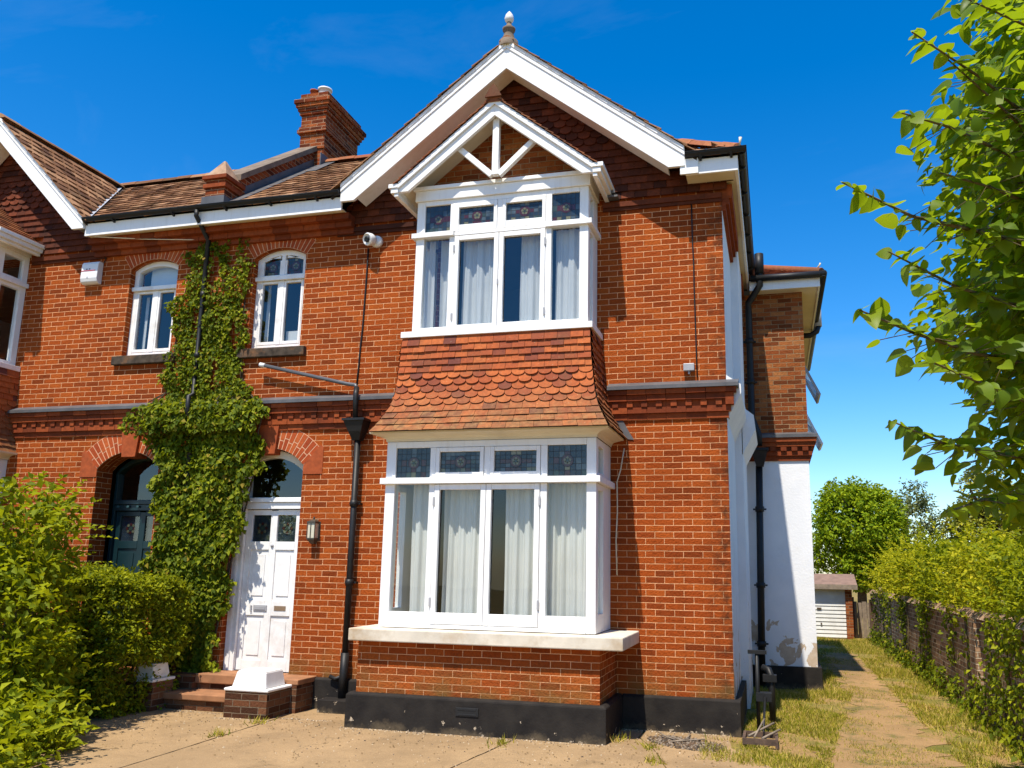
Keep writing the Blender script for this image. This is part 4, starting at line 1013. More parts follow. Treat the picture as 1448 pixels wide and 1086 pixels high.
p = MB(); p.tube([(-3.10, -.102, 4.117), (-3.02, -.1, 4.097)], .03, 10); p.build('pipe_end', PLAST, wp)

# ------------------------------------------------------------------ rear wing (part of the right house)
RX, RY = 4.28, 4.2
w = MB(); w.box(2.9, RX, RY, 10.5, 3.55, 6.05); w.build('rear_wing_wall', BRICK_REAR, H1)
w = MB(); w.box(2.9, RX-.005, RY+.005, 10.5, -.36, 3.2); w.build('rear_wing_render', RENDER, H1)
w = MB(); w.box(3.2, RX+.055, RY-.055, 10.6, -.5, -.03); w.build('rear_wing_plinth', PLINTH, H1, None, .008)
w = MB()
for d, z0, z1 in ((.02, 3.19, 3.27), (.05, 3.272, 3.345), (.09, 3.42, 3.49), (.12, 3.492, 3.56)): w.box(3.21, RX+d, RY-d, 10.5, z0, z1, 0)
w.box(3.21, RX+.045, RY-.045, 10.5, 3.346, 3.419, 0)
for i in range(6): w.box(3.33+i*.17, 3.42+i*.17, RY-.085, RY, 3.347, 3.418, 0)
w.box(3.2, RX+.14, RY-.14, 10.5, 3.561, 3.61, 1); w.frustum((3.2, RX+.14, RY-.14, 10.5), 3.611, (3.2, RX, RY, 10.5), 3.66, 1)
w.build('rear_string_course', [RUBD, LEAD], H1)
w = MB(); ex, ey = 4.56, 3.90
w.box(3.43, ex, ey, ey+.03, 6.03, 6.2); w.box(ex-.03, ex, ey+.031, 10.8, 6.03, 6.2); w.box(3.43, ex-.031, ey+.031, RY-.0, 6.05, 6.065, 1); w.box(RX, ex-.031, RY+.001, 10.8, 6.05, 6.065, 1)
w.build('rear_fascia', [WHITE, CREAM], H1, None, .003)
w = MB()
w.tube([(3.45, ey-.06, 6.22), (ex+.1, ey-.06, 6.22)], .055, 10); w.tube([(ex+.06, ey-.1, 6.22), (ex+.06, 10.8, 6.22)], .055, 10); w.build('rear_gutter', BLACK, H1)
w = MB(); w.poly([(ex, ey, 6.2), (ex, 10.8, 6.2), (3.0, 9.3, 7.01), (3.0, 5.45, 7.01)]); w.poly([(3.0, ey, 6.2), (ex, ey, 6.2), (3.0, 5.45, 7.01)]); rrf = w.build('rear_roof', DECK, H1)
w = MB(); tile_sheet(w, (3.1, ey-.04, 6.2), (1, 0, 0), (0, 1, .52), 1.5, 1.75, keep=lambda c: c.z < 6.2+.52*(ex-c.x)+.03)
tile_sheet(w, (ex+.04, ey, 6.2), (0, 1, 0), (-1, 0, .52), 6.8, 1.75, keep=lambda c: c.z < 6.2+.52*(c.y-ey)+.03)
w.build('roof_tiles', T_RR, rrf)
w = MB(); w.tube([(ex+.03, ey-.02, 6.27), (3.0, 5.5, 7.06)], .07, 8); w.build('ridge_tiles', T_RR, rrf)
w = MB(); w.tube([(ex-.05, ey+.02, 6.33), (ex+.01, ey, 6.40), (ex+.02, ey, 6.43)], .014, 8); w.build('hip_iron', CREAM, rrf)
# pipes in the corner between house and rear wing
p = MB(); pipe(p, [(3.60, 3.86, 6.62), (3.60, 3.86, 6.10), (3.40, 4.02, 5.85), (3.40, 4.06, 5.7), (3.40, 4.06, 3.9), (3.50, 3.98, 3.6), (3.50, 3.98, 3.42)], .055, (5.2, 4.5))
p.tube([(3.60, 3.86, 6.3), (3.60, 3.86, 6.65)], .075, 12); p.build('soil_pipe', BLACK, H1)
p = MB(); p.frustum((3.45, 3.56, 3.93, 4.05), 3.08, (3.38, 3.63, 3.86, 4.08), 3.33); p.box(3.36, 3.65, 3.84, 4.08, 3.331, 3.37)
pipe(p, [(3.49, 4.06, 3.1), (3.43, 4.06, -.3)], .055, (2.4, 1.2, .3)); p.build('downpipe', BLACK, H1)
p = MB(); pipe(p, [(4.1, 6.6, 5.93), (4.50, 6.6, 5.93), (4.62, 6.6, 6.0), (4.66, 6.6, 6.12)], .055); p.tube([(4.66, 6.6, 6.10), (4.66, 6.6, 6.5)], .065, 12, 1); p.build('flue_pipe', [BLACK, METAL], H1)
# two open top-hung casements on the rear wing
for zc, mname in ((5.12, METAL), (4.22, WHITE)):
    fr = MB(); fr.box(RX-.02, RX+.02, 5.55, 6.55, zc-.62, zc+.04); wn = fr.build('rear_window', WHITE, H1)
    s = MB(); a = Vector((RX+.03, 0, zc)); d = Vector((.42, 0, -.90)).normalized(); n = Vector((d.z, 0, -d.x))*.02
    def bar(t0, t1, y0, y1):
        q = [a+d*t0-n, a+d*t1-n, a+d*t1+n, a+d*t0+n]; s.mesh([(v.x, y0, v.z) for v in q]+[(v.x, y1, v.z) for v in q], [(0,1,2,3),(7,6,5,4),(0,4,5,1),(1,5,6,2),(2,6,7,3),(3,7,4,0)])
    bar(0, .06, 5.6, 6.5); bar(.54, .62, 5.6, 6.5); bar(.06, .54, 5.6, 5.66); bar(.06, .54, 6.44, 6.5)
    sa = s.build('open_sash', mname, wn)
    g = MB(); q = [a+d*.06, a+d*.54]; g.poly([(q[0].x, 5.66, q[0].z), (q[1].x, 5.66, q[1].z), (q[1].x, 6.44, q[1].z), (q[0].x, 6.44, q[0].z)]); g.build('sash_glass', GLASS, wn)

# ------------------------------------------------------------------ things fixed to or leaning on the walls
def fixing_box():
    t = thing('alarm_box', 'white burglar alarm box with a red line, below the eaves near the party wall', 'alarm box', (-6.15, 0, 5.5))
    b = MB(); b.prism_x([(-.10, 5.545), (-.115, 5.60), (-.105, 5.82), (-.085, 5.86), (-.004, 5.86), (-.004, 5.52), (-.06, 5.52)][::-1], -6.32, -6.02); b.build('case', PLAST, t, None, .008)
    m = MB(); m.box(-6.315, -6.06, -.1145, -.108, 5.712, 5.722, 0); m.box(-6.23, -6.205, -.112, -.107, 5.735, 5.75, 1); m.box(-6.18, -6.155, -.112, -.107, 5.735, 5.75, 1); m.box(-6.2, -6.18, -.118, -.11, 5.60, 5.62, 2); m.build('marking', [REDP, BLACK, METAL], t)
fixing_box()
t = thing('floodlight', 'small round white floodlight on the brickwork beside the upper bay', 'floodlight', (-1.5, 0, 5.82))
b = MB()
b.lathe([(.0, 0), (.085, 0), (.085, .035), (.075, .06), (.0, .06)], (0, 0, 0), 18); b.v = [(-1.47+x, -z-.002, 5.80+y) for x, y, z in b.v]; b.build('wall_plate', PLAST, t)
b = MB(); b.lathe([(.0, 0), (.06, 0), (.085, .05), (.09, .11), (.075, .13), (.07, .115), (.0, .11)], (0, 0, 0), 18)
dr = Vector((-.35, -.9, -.25)).normalized(); qq = dr.to_track_quat('Z', 'Y'); b.v = [tuple(qq @ Vector(v)+Vector((-1.50, -.07, 5.815))) for v in b.v]; hd = b.build('lamp_head', PLAST, t)
b = MB(); b.lathe([(.0, .115), (.04, .118), (.04, .135), (.022, .137), (.0, .13)], (0, 0, 0), 14); b.v = [tuple(qq @ Vector(v)+Vector((-1.50, -.07, 5.815))) for v in b.v]; b.build('lens', BLACK, hd)
t = thing('wall_lantern', 'bronze half lantern with frosted panes beside the white front door', 'wall light', (-2.13, 0, 1.68))
b = MB(); b.box(-2.20, -2.06, -.012, -.002, 1.72, 1.97); b.box(-2.19, -2.07, -.13, -.012, 1.945, 1.97); b.frustum((-2.18, -2.08, -.12, -.012), 1.971, (-2.15, -2.11, -.06, -.012), 2.0); b.box(-2.185, -2.075, -.125, -.012, 1.735, 1.755); b.frustum((-2.155, -2.105, -.07, -.012), 1.68, (-2.18, -2.08, -.12, -.012), 1.734)
for x in (-2.19, -2.14, -2.08): b.box(x, x+.01, -.128, -.118, 1.755, 1.945)
b.tube([(-2.13, -.06, 2.0), (-2.13, -.06, 2.03)], .012, 8); b.build('frame', BRONZE, t, None, .002)
b = MB(); b.box(-2.178, -2.082, -.117, -.013, 1.756, 1.944); b.build('lantern_glass', FROST, t)
def cable(name, label, path, r, mat, seg=12):
    P = [Vector(p) for p in path]; out = []
    for a, b in zip(P, P[1:]):
        n = max(1, int((b-a).length/.25))
        for i in range(n):
            q = a+(b-a)*(i/n); out.append(q+Vector((random.uniform(-.006, .006), 0, 0)))
    out.append(P[-1]); m = MB(); m.tube(out, r, 6); return tag(m.build(name, mat), label, 'cable')
cable('cable', 'twin black cable running down the brickwork below the floodlight to the downpipe', [(-1.60, -.012, 5.72), (-1.62, -.012, 4.6), (-1.66, -.012, 3.72)], .011, BLACK)
cable('cable', 'single black cable running down the brickwork to the small grey junction box', [(2.83, -.012, 5.95), (2.85, -.012, 4.6), (2.86, -.012, 3.70)], .009, BLACK)
cable('cable', 'pale cable hanging in the shadow beside the lower bay', [(1.97, -.008, 2.86), (1.92, -.008, 2.6), (1.88, -.008, 2.45), (1.885, -.008, 2.1), (1.87, -.008, 1.75), (1.88, -.008, 1.35)], .008, CREAM)
cable('cable', 'thin black cable from the alarm box up to the eaves', [(-6.0, -.02, 5.86), (-5.97, -.012, 6.0), (-6.02, -.012, 6.16)], .007, BLACK)
cable('cable', 'thin pale wire strung along the wall under the eaves', [(-5.95, -.31, 6.16), (-5.2, -.2, 6.10), (-4.3, -.12, 6.04)], .007, CREAM)
b = MB(); b.box(2.70, 2.83, -.06, -.002, 3.78, 3.87); b.tube([(2.765, -.03, 3.78), (2.765, -.03, 3.74)], .014, 8); tag(b.build('junction_box', METAL, None, None, .006), 'small grey junction box on the brickwork just above the string course', 'junction box')

# steps, piers and low walls at the door
b = MB(); b.box(-3.52, -2.42, -.34, .11, -.10, .025); b.box(-3.66, -2.45, -.72, -.0, -.36, -.19); tr = None
st = thing('door_steps', 'two worn red stone steps up to the white front door', 'steps', (-3.0, -.3, -.36))
b = MB(); b.box(-3.52, -2.40, -.34, .12, -.085, .03); b.box(-3.50, -2.42, -.30, .1, -.19, -.086, 1); b.build('tread', [STEP, BRICK_DARK], st, None, .012)
b = MB(); b.box(-3.72, -2.46, -.72, -.05, -.235, -.16); b.box(-3.68, -2.50, -.68, -.05, -.36, -.236, 1); b.build('tread', [STEP, BRICK_DARK], st, None, .012)
pr = thing('door_pier', 'squat brick pier with whitewashed tapered cap, standing clear before the white front door', 'pier', (-2.33, -.68, -.36))
b = MB(); b.box(-2.62, -2.06, -.96, -.46, -.40, -.055); b.build('brick_base', BRICK_DARK, pr)
b = MB(); b.box(-2.635, -2.045, -.975, -.445, -.054, -.02); b.frustum((-2.57, -2.11, -.92, -.5), -.019, (-2.53, -2.14, -.89, -.53), .16); b.frustum((-2.53, -2.14, -.89, -.53), .161, (-2.50, -2.17, -.85, -.57), .175); b.build('cap', WHITEOLD, pr, None, .012)
lw = thing('low_wall', 'low dark brick wall with stone coping between pier and house', 'low wall', (-2.15, -.2, -.36))
b = MB(); b.box(-2.36, -1.98, -.46, -.0, -.40, -.03); b.build('brickwork', BRICK_DARK, lw)
b = MB(); b.box(-2.37, -1.97, -.455, -.0, -.029, .035); b.build('coping', STEP, lw, None, .01)
pr2 = thing('door_pier', 'whitewashed pier half hidden under the clipped hedge', 'pier', (-3.9, -.72, -.36))
b = MB(); b.box(-4.02, -3.66, -.93, -.55, -.40, -.02); b.build('brick_base', BRICK_DARK, pr2)
b = MB(); b.box(-4.035, -3.645, -.945, -.535, -.019, .015); b.frustum((-3.99, -3.69, -.9, -.58), .016, (-3.97, -3.72, -.87, -.61), .19); b.build('cap', WHITEOLD, pr2, None, .01)
b = MB(); b.box(-4.1, -3.5, -.40, -.20, -.4, .02); tag(b.build('low_wall', BRICK_DARK), 'low dark brick wall in shade behind the hedge pier', 'low wall')

# iron standpipe, gas riser and scrap at the foot of the side wall
b = MB(); b.tube([(3.45, .3, -.36), (3.45, .3, .50)], .022, 8); b.box(3.35, 3.56, .27, .33, .49, .53); b.box(3.43, 3.60, .22, .38, -.02, .07)
b.tube([(3.53, .22, .03), (3.50, -.25, -.36)], .014, 8)
tag(b.build('standpipe', BLACK), 'black iron standpipe with a T shaped handle against the white side wall', 'standpipe')
b = MB(); b.tube([(3.60, .9, -.36), (3.60, .9, .18), (3.57, .95, .25), (3.5, 1.0, .27)], .04, 10); b.box(3.5, 3.66, .84, .96, .12, .2)
tag(b.build('gas_riser', BLACK), 'short black capped pipe rising from the grass by the side wall', 'pipe')
t = thing('metal_tray', 'rusty open metal frame lying in grass at the house corner', 'metal frame', (3.5, -.35, -.36))
b = MB(); x0, x1, y0, y1 = 3.30, 3.66, -.62, -.18
for a in ((x0, x1, y0, y0+.03), (x0, x1, y1-.03, y1), (x0, x0+.03, y0+.031, y1-.031), (x1-.03, x1, y0+.031, y1-.031)): b.box(*a, -.33, -.27)
b.box(x1-.03, x1, y0, y0+.03, -.36, -.33); b.build('frame', RUST, t)
b = MB(); b.tube([(3.36, -.55, -.26), (3.62, -.22, -.17)], .012, 6); b.tube([(3.42, -.6, -.26), (3.52, -.2, -.14)], .010, 6); b.tube([(3.5, -.58, -.27), (3.68, -.3, -.22)], .012, 6); b.build('stick', TIMB, t)

# ------------------------------------------------------------------ ground
GZ = -.36
g = MB(); g.poly([(-400, -60, GZ-.008), (400, -60, GZ-.008), (400, 600, GZ-.008), (-400, 600, GZ-.008)]); tag(g.build('ground', EARTH), kind='structure')
def slabs():
    mb = MB(); rs = random.Random(4)
    A = [(-6.5, -11.5), (-2.05, -11.5), (-1.93, -3.2), (-2.0, -.97), (-2.06, .0), (-6.5, .0)]
    B = [(-2.03, -11.5), (.70, -11.5), (.80, -2.5), (1.0, -.7), (1.0, .0), (-2.04, .0), (-1.98, -.97), (-1.91, -3.2)]
    C = [(.72, -11.5), (2.95, -11.5), (2.75, -2.2), (2.45, -1.1), (2.2, -.5), (2.2, .0), (1.02, .0), (1.02, -.7), (.82, -2.5)]
    D = [(2.97, -11.5), (5.7, -11.5), (5.2, -4.5), (3.75, -1.8), (3.2, -.75), (3.15, -.3), (3.15, 0), (2.22, 0), (2.22, -.5), (2.47, -1.1), (2.77, -2.2)]
    for q in (A, B, C, D):
        # fine edge so the joint is not a ruled line
        P = []
        for (xa, ya), (xb, yb) in zip(q, q[1:]+q[:1]):
            n = max(1, int(math.hypot(xb-xa, yb-ya)/.12))
            for i in range(n):
                t_ = i/n; P.append((xa+(xb-xa)*t_+rs.uniform(-.006, .006), ya+(yb-ya)*t_+rs.uniform(-.006, .006)))
        dz = rs.uniform(-.002, .003)
        mb.prism_z(P, GZ-.05, GZ+.006+dz)
    return mb
tag(slabs().build('pavement', CONC, None, None, 0), kind='structure')
def strip(pts, z, wob=.16, n=120):
    L, Rr = [], []; rs = random.Random(3)
    for i in range(n+1):
        t = i/n; y = pts[0][0]+(pts[-1][0]-pts[0][0])*t
        for a, b in zip(pts, pts[1:]):
            if a[0] <= y <= b[0]+1e-6:
                u = (y-a[0])/(b[0]-a[0]); l = a[1]+(b[1]-a[1])*u; r = a[2]+(b[2]-a[2])*u; break
        L.append((l+rs.uniform(-wob, wob), y, z)); Rr.append((r+rs.uniform(-wob, wob), y, z))
    mb = MB()
    for i in range(n): mb.poly([L[i], Rr[i], Rr[i+1], L[i+1]])
    return mb
tag(strip([(-6, 4.2, 5.7), (-1.0, 4.05, 5.25), (3, 4.65, 5.4), (7, 4.68, 5.35), (10, 4.6, 5.3), (13, 4.3, 5.0)], GZ-.003).build('path', DRIVE), kind='structure')

# ------------------------------------------------------------------ boundary wall, shed, fence
bw = thing('boundary_wall', 'long old dark brick wall along the right of the driveway', 'wall', (6.3, 6, GZ))
b = MB(); b.box(6.2, 6.43, -4.0, 15.4, GZ-.1, .86); 
for y in (-3.6, 2.2): b.box(6.13, 6.5, y, y+.34, GZ-.1, .855)
b.build('brickwork', BRICK_OLD, bw)
b = MB(); b.prism_y([(6.15, .862), (6.48, .862), (6.40, .95), (6.24, .95)], -4.0, 15.4); b.build('coping', BRICK_OLD, bw, None, .01)
sh = thing('garden_shed', 'small white weatherboarded shed at the far end of the driveway', 'shed', (4.2, 15.8, GZ))
b = MB()
for i in range(13): z = GZ+.03+i*.104; b.prism_x([(14.985, z), (14.965, z), (14.985, z+.108)], 3.2, 5.50)
b.box(3.2, 5.50, 14.986, 16.8, GZ, 1.0); b.build('wall', SHEDW, sh)
b = MB(); b.box(5.505, 5.68, 14.93, 16.8, GZ, 1.0); b.build('brick_pier', BRICK_REAR, sh)
b = MB(); b.prism_x([(14.8, .99), (14.8, 1.06), (15.7, 1.36), (16.95, 1.06), (16.95, .99)][::-1], 3.0, 5.82); b.box(3.0, 5.82, 14.77, 14.80, .95, 1.08, 1); b.build('roof', [FELT, TIMB], sh)
b = MB(); b.box(4.75, 4.87, 14.94, 14.96, .42, .45); b.box(4.83, 4.87, 14.93, 14.96, .02, .05); b.build('handle', RUST, sh)
fp = thing('timber_gate', 'narrow weathered timber gate between shed and boundary wall', 'gate', (5.95, 15.6, GZ))
b = MB()
for i in range(4): b.box(5.72+i*.125, 5.835+i*.125, 15.45, 15.47, GZ, .62-.03*(i % 2))
b.build('board', TIMB, fp)
b = MB(); b.box(5.70, 5.76, 15.38, 15.44, GZ, .74); b.box(6.15, 6.198, 15.38, 15.44, GZ, .68); b.build('gate_post', RUST, fp)

# ------------------------------------------------------------------ plants
def in_poly_ivy(z):
    prof = [(-.35, -3.95, -3.50), (.3, -4.15, -3.46), (.8, -4.35, -3.38), (1.6, -4.52, -3.26), (2.4, -4.56, -3.08), (2.9, -4.64, -3.0), (3.15, -4.85, -2.96), (3.42, -5.1, -2.9), (3.58, -4.95, -3.0), (3.75, -4.7, -3.24), (4.0, -4.62, -3.38), (4.5, -4.62, -3.44), (5.0, -4.58, -3.42), (5.5, -4.50, -3.44), (5.9, -4.42, -3.46), (6.12, -4.38, -3.48)]
    for a, b in zip(prof, prof[1:]):
        if z <= b[0]:
            t = (z-a[0])/(b[0]-a[0]); return a[1]+(b[1]-a[1])*t, a[2]+(b[2]-a[2])*t
    return prof[-1][1:]
iv = thing('ivy', 'climbing ivy covering the downpipe and brickwork between the two front doors', 'ivy', (-4.0, -.1, GZ))
P, D, N, L = [], [], [], []
nl = 0; lump = [(rng.uniform(-5.2, -2.9), rng.uniform(-.3, 6.), rng.uniform(.12, .3)) for _ in range(150)]
la = np.array(lump)
while nl < 17500:
    z = rng.uniform(-.35, 6.12); l, r = in_poly_ivy(z); x = rng.uniform(-5.3, -2.8)
    e = .10*math.sin(z*7+1)+.07*math.sin(z*17)
    if not l+e < x < r+e*.7+rng.normal()*.03: continue
    dens = (.3 if x < -4.72 else 1.) if z < 3.7 else (.95 if z < 5.2 else .6)
    # thin streaks show the wall through in the upper part
    if z > 3.7 and (math.sin(x*19+z*2.1)+math.sin(x*8-z*3.7)) < -1.5+(.7 if z > 5.4 else 0): continue
    if abs(x+4.11) < .045 and z > 1.4 and rng.random() < .35 and z < 5.9: continue
    if rng.random() > dens: continue
    d2 = ((la[:, 0]-x)**2+(la[:, 1]-z)**2)/la[:, 2]**2
    bul = np.exp(-d2).max()
    th = (.06+.17*bul) if z < 3.55 else (.03+.10*bul)
    if z < 1.2: th *= .9
    y = -.02-th*rng.uniform(.15, 1.)**.6
    if 3.2 < z < 3.62: y -= .11
    P.append((x, y, z)); D.append((rng.normal()*.6, -.35+rng.normal()*.3, -.8+rng.normal()*.45)); N.append((rng.normal()*.5, -.75+rng.normal()*.45, .75+rng.normal()*.55)); L.append(rng.uniform(.05, .095) if z < 3.7 else rng.uniform(.04, .075)); nl += 1
L = np.array(L); leaves('foliage', P, D, N, L, L*.8, L_IVY, iv)
m = MB()
for k in range(16):
    x = rng.uniform(-4.1, -3.6); pts = []; z = -.36; dx = rng.normal()*.05
    top = rng.uniform(3, 6.1)
    while z < top:
        l, r = in_poly_ivy(z); x = min(max(x+rng.normal()*.05+dx, l+.05), r-.05); pts.append((x, -.03-.012*rng.random()-(.12 if 3.15 < z < 3.68 else 0), z)); z += .16
    m.tube(pts, [.014*(1-.6*i/len(pts)) for i in range(len(pts))], 5)
m.build('stem', BARK, iv)

def blob_clumps(blobs, n, inner=.55):
    """clump centres spread through ellipsoids (cx,cy,cz,rx,ry,rz,weight)"""
    w = np.array([b[6] for b in blobs]); k = rng.choice(len(blobs), n, p=w/w.sum()); B = np.array(blobs)[k]
    d = unit(n); r = rng.uniform(inner, 1., (n, 1))**.7
    return B[:, :3]+d*B[:, 3:6]*r, d
def sprigs(bases, dirs, lens, leafL, per, droop=.25):
    """shoots carrying leaves along their length"""
    P, D, N, L, paths = [], [], [], [], []
    for b, d, ln in zip(bases, dirs, lens):
        b = Vector(b); d = Vector(d).normalized(); side = d.cross(Vector((0, 0, 1)));  side = side.normalized() if side.length > .1 else Vector((1, 0, 0))
        pts = []
        for i in range(6):
            t = i/5; pts.append(b+d*ln*t-Vector((0, 0, droop*ln*t*t)))
        paths.append(pts)
        for i in range(per):
            t = .1+.9*i/(per-1); q = b+d*ln*t-Vector((0, 0, droop*ln*t*t)); s = side if i % 2 else -side
            P.append(q); dd = d*.6+s*.9+Vector(rng.normal(size=3))*.3; D.append(dd); N.append(Vector((0, 0, 1))+Vector(rng.normal(size=3))*.45); L.append(leafL*rng.uniform(.6, 1.1)*(1-.3*t))
    return P, D, N, np.array(L), paths

# broad leaved bush, front left
bu = thing('bush', 'tall bright leafy bush standing in front of the clipped hedge', 'bush', (-4.2, -2.6, GZ))
blobs = [(-3.75, -3.3, -.1, .6, .5, .35, 1.2), (-3.05, -3.7, -.22, .55, .34, .26, 1.2), (-3.3, -3.0, -.15, .45, .4, .3, .9), (-4.45, -2.5, .75, .85, .7, 1.05, 3), (-4.3, -2.6, 1.65, .75, .6, .62, 2), (-4.0, -2.75, .15, .75, .6, .5, 1.6), (-5.2, -2.3, 1.5, .8, .7, .75, 1.6), (-3.3, -3.35, -.15, .55, .45, .28, .7), (-3.85, -2.9, .9, .5, .5, .6, 1.0), (-4.2, -1.45, .05, .32, .25, .42, .9)]
C, o = blob_clumps(blobs, 640)
C = C[C[:, 2] > GZ+.02]; o = unit(len(C))*.2
p1 = clumps(C, 17, rng.uniform(.10, .19, len(C)), .7)
k = 320; ctr, dr = blob_clumps(blobs, k, .9); dr[:, 2] = np.abs(dr[:, 2])*.7+.25; dr[:, 1] -= .2
p2 = sprigs(ctr, dr, rng.uniform(.18, .45, k), .125, 9)
PP = np.vstack([p1[0], np.array([tuple(v) for v in p2[0]])]); DD = np.vstack([p1[1], np.array([tuple(v) for v in p2[1]])]); NN = np.vstack([p1[2], np.array([tuple(v) for v in p2[2]])])
LL = np.concatenate([rng.uniform(.065, .135, len(p1[0])), p2[3]])
keep = PP[:, 2] > GZ+.01
leaves('foliage', PP[keep], DD[keep], NN[keep], LL[keep], LL[keep]*.58, L_BUSH, bu)
m = MB()
m.tube([(-4.3, -2.6, GZ-.05), (-4.3, -2.6, GZ+.05)], [.2, .1], 9)
for k in range(14):
    a = rng.uniform(0, 6.28); r = rng.uniform(.1, .6); m.tube([(-4.3+.1*math.cos(a), -2.6+.1*math.sin(a), GZ), (-4.4+r*.6*math.cos(a), -2.6+r*.6*math.sin(a), .6), (-4.5+r*1.1*math.cos(a), -2.6+r*math.sin(a), 1.6)], [.02, .014, .006], 6)
m.build('stem', TWIG, bu)

# clipped hedge
he = thing('hedge', 'clipped green hedge in front of the teal front door', 'hedge', (-4.5, -1.0, GZ))
C = []
for _ in range(2000):
    f = rng.integers(0, 10); x = rng.uniform(-5.9, -3.62); y = rng.uniform(-1.55, -.42); z = rng.uniform(-.36, 1.2)
    if f < 4: z = 1.16+rng.normal()*.05+.05*math.sin(x*5)
    elif f < 7: y = -1.5+rng.normal()*.06-.06*math.sin(z*4+x*3)
    elif f < 9: x = -3.68+rng.normal()*.06+.07*math.sin(z*5)
    if x > -3.72 and z < .22+.5*(x+3.72): continue
    if x > -3.9 and z > 1.0: z -= (x+3.9)*.35
    C.append((x, y, z))
C = np.array(C); p1 = clumps(C, 24, rng.uniform(.06, .13, len(C)), .6)
LL = rng.uniform(.035, .068, len(p1[0])); keep = p1[0][:, 2] > GZ+.01
leaves('foliage', p1[0][keep], p1[1][keep], p1[2][keep], LL[keep], LL[keep]*.62, L_HEDGE, he)
m = MB()
for k in range(22):
    x = rng.uniform(-5.4, -3.9); y = rng.uniform(-1.2, -.6); m.tube([(x, y, GZ), (x+rng.normal()*.1, y+rng.normal()*.1, .4), (x+rng.normal()*.15, y+rng.normal()*.15, 1.05)], [.018, .012, .005], 5)
m.build('stem', TWIG, he)

# leafy tree reaching in from the right
tr = thing('leafy_tree', 'large leaved tree with overhanging branches against the sky, beside the boundary wall', 'tree', (6.9, -4.3, GZ))
m = MB(); m.tube([(6.9, -4.3, GZ-.1), (6.85, -4.32, .8), (6.75, -4.3, 1.9), (6.7, -4.35, 3.2), (6.6, -4.3, 4.6), (6.5, -4.3, 6.0)], [.17, .15, .13, .10, .07, .02], 12)
for i in range(16):
    z = 1.5+i*.26; a = i*2.4; r = rng.uniform(1.0, 1.5); m.tube([(6.75, -4.3, z), (6.75+.5*r*math.cos(a), -4.3+.4*r*math.sin(a), z+.25), (6.75+r*math.cos(a), -4.3+.8*r*math.sin(a), z+.3)], [.035, .022, .006], 7)
m.build('trunk', BARK, tr)
tw = [[(4.44, -5.98, 4.07), (4.82, -5.65, 3.96), (5.16, -5.23, 3.91), (6.5, -4.4, 3.7)], [(4.74, -5.84, 4.30), (5.14, -5.43, 4.35), (6.5, -4.4, 4.2)], [(4.36, -6.02, 3.62), (4.62, -5.75, 3.66), (5.15, -5.19, 3.66), (6.5, -4.4, 3.4)],
      [(4.06, -6.13, 3.24), (4.41, -5.81, 3.17), (4.79, -5.41, 3.22), (5.21, -4.99, 3.25), (6.6, -4.4, 3.0)], [(4.13, -5.89, 2.68), (4.41, -5.60, 2.63), (4.79, -5.17, 2.61), (5.21, -4.75, 2.61), (6.6, -4.4, 2.5)],
      [(4.28, -5.64, 2.17), (4.55, -5.35, 2.10), (4.87, -4.94, 2.09), (5.22, -4.53, 2.10), (6.6, -4.35, 2.0)], [(4.30, -5.72, 3.03), (4.67, -5.38, 2.93), (5.22, -4.81, 2.92), (6.6, -4.4, 2.8)], [(4.55, -5.35, 1.74), (4.80, -5.0, 1.83), (5.22, -4.5, 1.90), (6.6, -4.35, 1.8)],
      [(4.40, -5.85, 2.44), (4.75, -5.45, 2.38), (5.2, -4.8, 2.36), (6.6, -4.4, 2.3)], [(4.55, -5.75, 3.42), (4.85, -5.45, 3.45), (5.2, -5.0, 3.5), (6.6, -4.4, 3.3)], [(4.62, -5.8, 4.02), (4.95, -5.5, 3.85), (5.3, -5.0, 3.8), (6.6, -4.4, 3.6)]]
P, D, N, L = [], [], [], []; m = MB()
for pth in tw:
    V = [Vector(p) for p in pth]; m.tube(V, [.004+.004*i for i in range(len(V))], 6)
    acc = 0.; s = 1
    for a, b in zip(V[:-1], V[1:]):
        n = max(2, int((b-a).length/.034)); dr = (a-b).normalized(); sd = dr.cross(Vector((0, 0, 1))).normalized()
        far = (a-V[0]).length
        if far > 1.6: break
        for i in range(n):
            q = a+(b-a)*(i/n); s = -s
            for _ in range(1+(far > .12)+(far > .6)):
                dd = dr*.5+sd*s*rng.uniform(.5, 1.1)+Vector(rng.normal(size=3))*.35; dd.z -= .2
                if i % 3 == 0 and a is not V[0]:                # short side shoots
                    tip = q+(dr*.3+sd*s)*rng.uniform(.06, .2)+Vector((0, 0, rng.normal()*.06)); m.tube([q, tip], .0025, 4); q2 = tip
                else: q2 = q
                P.append(q2); D.append(dd); N.append(Vector((0, -.25, 1))+Vector(rng.normal(size=3))*.45); L.append(rng.uniform(.06, .13)*(.7 if far < .01 and i < 2 else 1))
m.build('branch', TWIG, tr)
nn = 0
while nn < 17000:
    d = unit(1)[0]; r = rng.uniform(.35, 1)**.55; q = np.array([6.3, -4.2, 3.6])+d*np.array([1.8, 1.45, 2.35])*r
    q[0] += .12*math.sin(q[2]*6)+.08*math.sin(q[2]*13+q[1]*4)
    # keep the crown behind the line of its outer twigs
    if q[0] < 4.84+.22*(q[1]+4.3)+.20*math.sin(q[2]*5.3+.6)+.10*math.sin(q[2]*11+q[1]*3)+(.12 if q[2] > 3.9 else 0) or q[2] < 1.62+.15*math.sin(q[0]*6): continue
    P.append(q); D.append((d[0]*.8+rng.normal()*.5, d[1]*.8+rng.normal()*.5, -.3+rng.normal()*.4)); N.append((d[0]*.5+rng.normal()*.4, d[1]*.4+rng.normal()*.4, 1+rng.normal()*.3)); L.append(rng.uniform(.065, .135)); nn += 1
